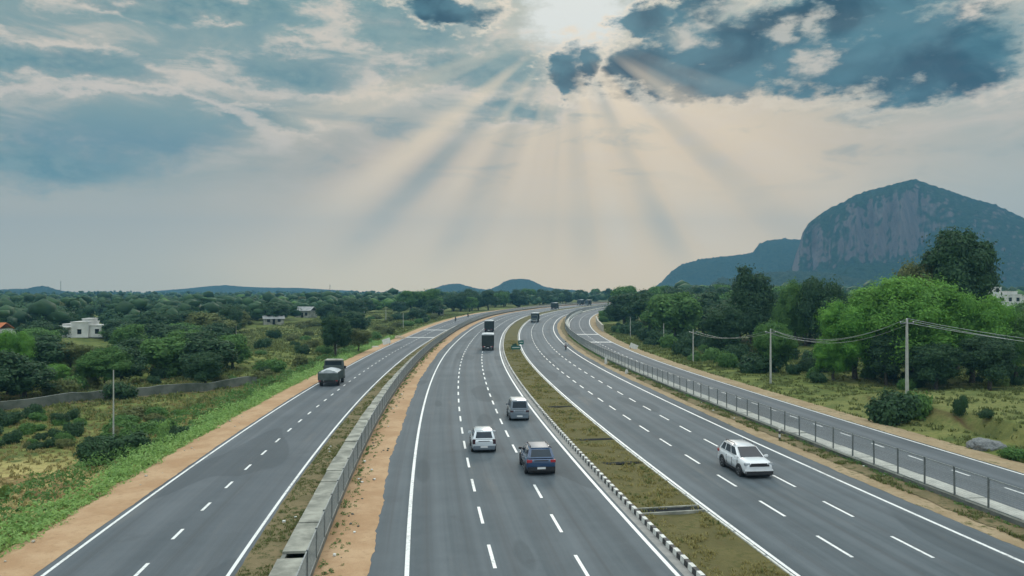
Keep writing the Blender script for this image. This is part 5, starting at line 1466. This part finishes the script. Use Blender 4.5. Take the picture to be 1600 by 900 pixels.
# ------------------------------------------------------------------ hills
def fbm2(x, y, L, seed, octv=5):
    r = np.random.default_rng(seed); out = np.zeros_like(x); a = 1.0
    for o in range(octv):
        for k in range(5):
            t = r.uniform(0, 2 * PI); p = r.uniform(0, 6.28)
            out += a * np.sin((x * math.cos(t) + y * math.sin(t)) * 2 * PI / L * r.uniform(.7, 1.3) + p) / 2.4
        L /= 2.1; a *= .5
    return out
def hill(name, outline, d, front, back, seed, mat, cliff=None, rough=4.0, nu=260, nv=170, veg=0.0):
    """crest heights along the outline at distance d; the slope runs front metres towards the camera and back metres behind it"""
    ox = np.array([(p - 800) / FPX * d for p, q in outline]); oz = np.array([CAMH + (HORIZON - q) / FPX * d for p, q in outline])
    u = np.concatenate([np.linspace(ox[0], ox[-1], nu), ox]); u = np.unique(u); nu = len(u)
    v = np.concatenate([-front * np.linspace(1, 0, int(nv * .7)) ** 1.0, back * np.linspace(0, 1, int(nv * .3) + 1)[1:]])
    U, Vv = np.meshgrid(u, v)
    crest = np.interp(U, ox, oz)
    t = np.clip(np.where(Vv < 0, 1 + Vv / front, 1 - Vv / back), 0, 1)
    base = ss01(t) ** 1.15
    if cliff:                              # a steep bare face: (from x, to x in frame columns, foot and brink as share of the slope)
        a, b, foot, brink, hf = cliff
        xa, xb = (a - 800) / FPX * d, (b - 800) / FPX * d
        edge = fbm2(U, Vv * 0, 90, seed + 9, 3) * .03
        cw = ss01((U - xa + 30) / 60) * (1 - ss01((U - xb) / 160))
        low = ss01(t / foot) * hf
        steep = np.where(t < foot, low, hf + (0.9 - hf) * ss01((t - foot - edge) / (brink - foot)))
        steep = np.where(t > brink, np.maximum(steep, .9 + .1 * ss01((t - brink) / (1 - brink))), steep)
        base = base * (1 - cw) + steep * cw
    n = fbm2(U, Vv, 110, seed) * rough + fbm2(U, Vv, 22, seed + 1, 4) * rough * .3
    z = crest * base + n * np.clip(t * 4, 0, 1) * np.clip((crest - 5) / 70, .12, 1) * (1 - ss01((t - .9) / .1) * .75) + fbm2(U, Vv, 14, seed + 3, 3) * veg * (t > .05)
    Y = d + Vv
    # fluted rock: push the face in and out
    if cliff: Y = Y + cw * (fbm2(U, z * .15, 60, seed + 5, 5) * 9) * np.clip((t - foot * .6) * 6, 0, 1) * (1 - ss01((t - brink) / (1 - brink)))
    z = np.where(t <= 0.0, -6, z)
    nu_, nv_ = U.shape[1], U.shape[0]
    ii = np.arange(nu_ * nv_).reshape(nv_, nu_)
    f = np.stack([ii[:-1, :-1].ravel(), ii[:-1, 1:].ravel(), ii[1:, 1:].ravel(), ii[1:, :-1].ravel()], 1)
    # keep the same columns of view as the slope comes closer: spread sideways about the hill's own middle
    me = np_mesh(name, np.stack([(U * Y / d).ravel(), Y.ravel(), z.ravel()], 1), f, True)
    return tag(link(name, me, mat), kind='structure')
def mat_hill(name, veg_a, veg_b, rock_a, rock_b, lo=.62, hi=.80):
    m, t, b, out = new_mat(name)
    co = coords(); x, y, z = sep(co)
    g = t.nodes.new('ShaderNodeNewGeometry'); nz = sep(V(g.outputs['Normal']))[2]
    n, _ = noise_tex(co, .02, 6, .65); k, _ = noise_tex(co, .11, 5, .7)
    st, _ = noise_tex(vscale(co, (1, .3, .10)), .06, 6, .7); st2, _ = noise_tex(vscale(co, (1, .3, .06)), .22, 4, .7)
    rock = cmix(sstep(st, .35, .65), rock_a, rock_b)
    rock = cmix(sstep(st2, .52, .68) * .6, rock, tuple(c * .45 for c in rock_a))
    veg = cmix(sstep(k, .35, .65), veg_a, veg_b)
    f = sstep(nz + (n - .5) * .6 + (k - .5) * .08, lo, hi)
    setc(b, cmix(f, rock, veg)); b.inputs['Roughness'].default_value = .95; b.inputs['Specular IOR Level'].default_value = .1
    bump(b, k + st2 * .6, 1.0, 5.0)
    return m
M['dome'] = mat_hill('rock_dome', (.012, .03, .018), (.035, .062, .03), (.13, .10, .098), (.22, .172, .16), .44, .70)
M['ridge'] = mat_hill('wooded_ridge', (.02, .038, .022), (.05, .07, .035), (.16, .14, .12), (.22, .19, .17), .2, .4)
DOME = [(1150, 446), (1190, 440), (1222, 428), (1238, 417), (1243, 400), (1250, 380), (1254, 364), (1264, 349), (1279, 337), (1296, 326), (1319, 316), (1337, 306), (1360, 298), (1390, 290), (1416, 284), (1431, 282), (1446, 287), (1469, 294), (1499, 304), (1525, 313), (1551, 321), (1574, 330), (1600, 341), (1660, 362), (1740, 390), (1850, 420), (1980, 440), (2080, 451)]
hill('rock_hill', DOME, 1600, 420, 500, 5, M['dome'], cliff=(1236, 1400, .50, .80, .26), rough=2.4, nu=420, nv=260, veg=1.1)
RIDGE = [(1020, 451), (1034, 441), (1049, 424), (1067, 414), (1097, 406), (1127, 401), (1161, 399), (1176, 396), (1187, 381), (1199, 376), (1225, 374), (1247, 375), (1300, 372), (1400, 380), (1500, 400), (1600, 430), (1700, 451)]
hill('wooded_ridge', RIDGE, 2150, 340, 400, 6, M['ridge'], rough=3.0, nu=260, nv=120, veg=1.5)
hill('wooded_knoll', [(1098, 455), (1112, 444), (1122, 436), (1130, 433), (1140, 436), (1160, 430), (1200, 426), (1240, 424), (1300, 428), (1360, 440), (1420, 455)], 1250, 160, 200, 7, M['ridge'], rough=1.2, nu=200, nv=80, veg=1.2)
hill('far_hill', [(664, 454), (680, 450), (694, 445.5), (706, 443.6), (720, 443.8), (734, 448), (746, 451), (760, 453)], 2450, 200, 250, 8, M['ridge'], rough=1.0, nu=120, nv=50, veg=1)
hill('far_hill', [(752, 454), (768, 451), (780, 446), (788, 440), (798, 437), (812, 435.6), (826, 436.6), (838, 442), (850, 448), (866, 451), (900, 454)], 2300, 220, 250, 9, M['ridge'], rough=1.4, nu=140, nv=50, veg=1)
hill('far_hill', [(-420, 446), (-200, 449), (-60, 451), (0, 453), (20, 452), (44, 451.5), (58, 448), (66, 446.8), (76, 448.5), (88, 453), (104, 456.5), (130, 458), (180, 459.5)], 1900, 160, 300, 10, M['ridge'], rough=1.2, nu=240, nv=60, veg=1.2)
hill('far_hill', [(240, 455), (290, 451), (330, 447), (352, 445.5), (380, 448), (420, 449.5), (470, 450), (520, 453), (560, 455)], 2560, 250, 150, 11, M['ridge'], rough=1.0, nu=120, nv=50, veg=.5)

# ------------------------------------------------------------------ the air: one even box of haze
top = 1600 * (HORIZON - 282) / FPX + CAMH + 25
hz = MB().box(-2760, 2760, -520, 2790, -16, top).build('haze', None, None, sm=0)
tag(hz, kind='stuff')
m = D.materials.new('haze_air'); m.use_nodes = True; t = m.node_tree; t.nodes.clear()
out = t.nodes.new('ShaderNodeOutputMaterial'); pv = t.nodes.new('ShaderNodeVolumePrincipled')
pv.inputs['Color'].default_value = (*HAZE_COLOR, 1); pv.inputs['Density'].default_value = HAZE_DENSITY; pv.inputs['Anisotropy'].default_value = 0.0
t.links.new(pv.outputs[0], out.inputs['Volume'])
hz.data.materials.append(m)
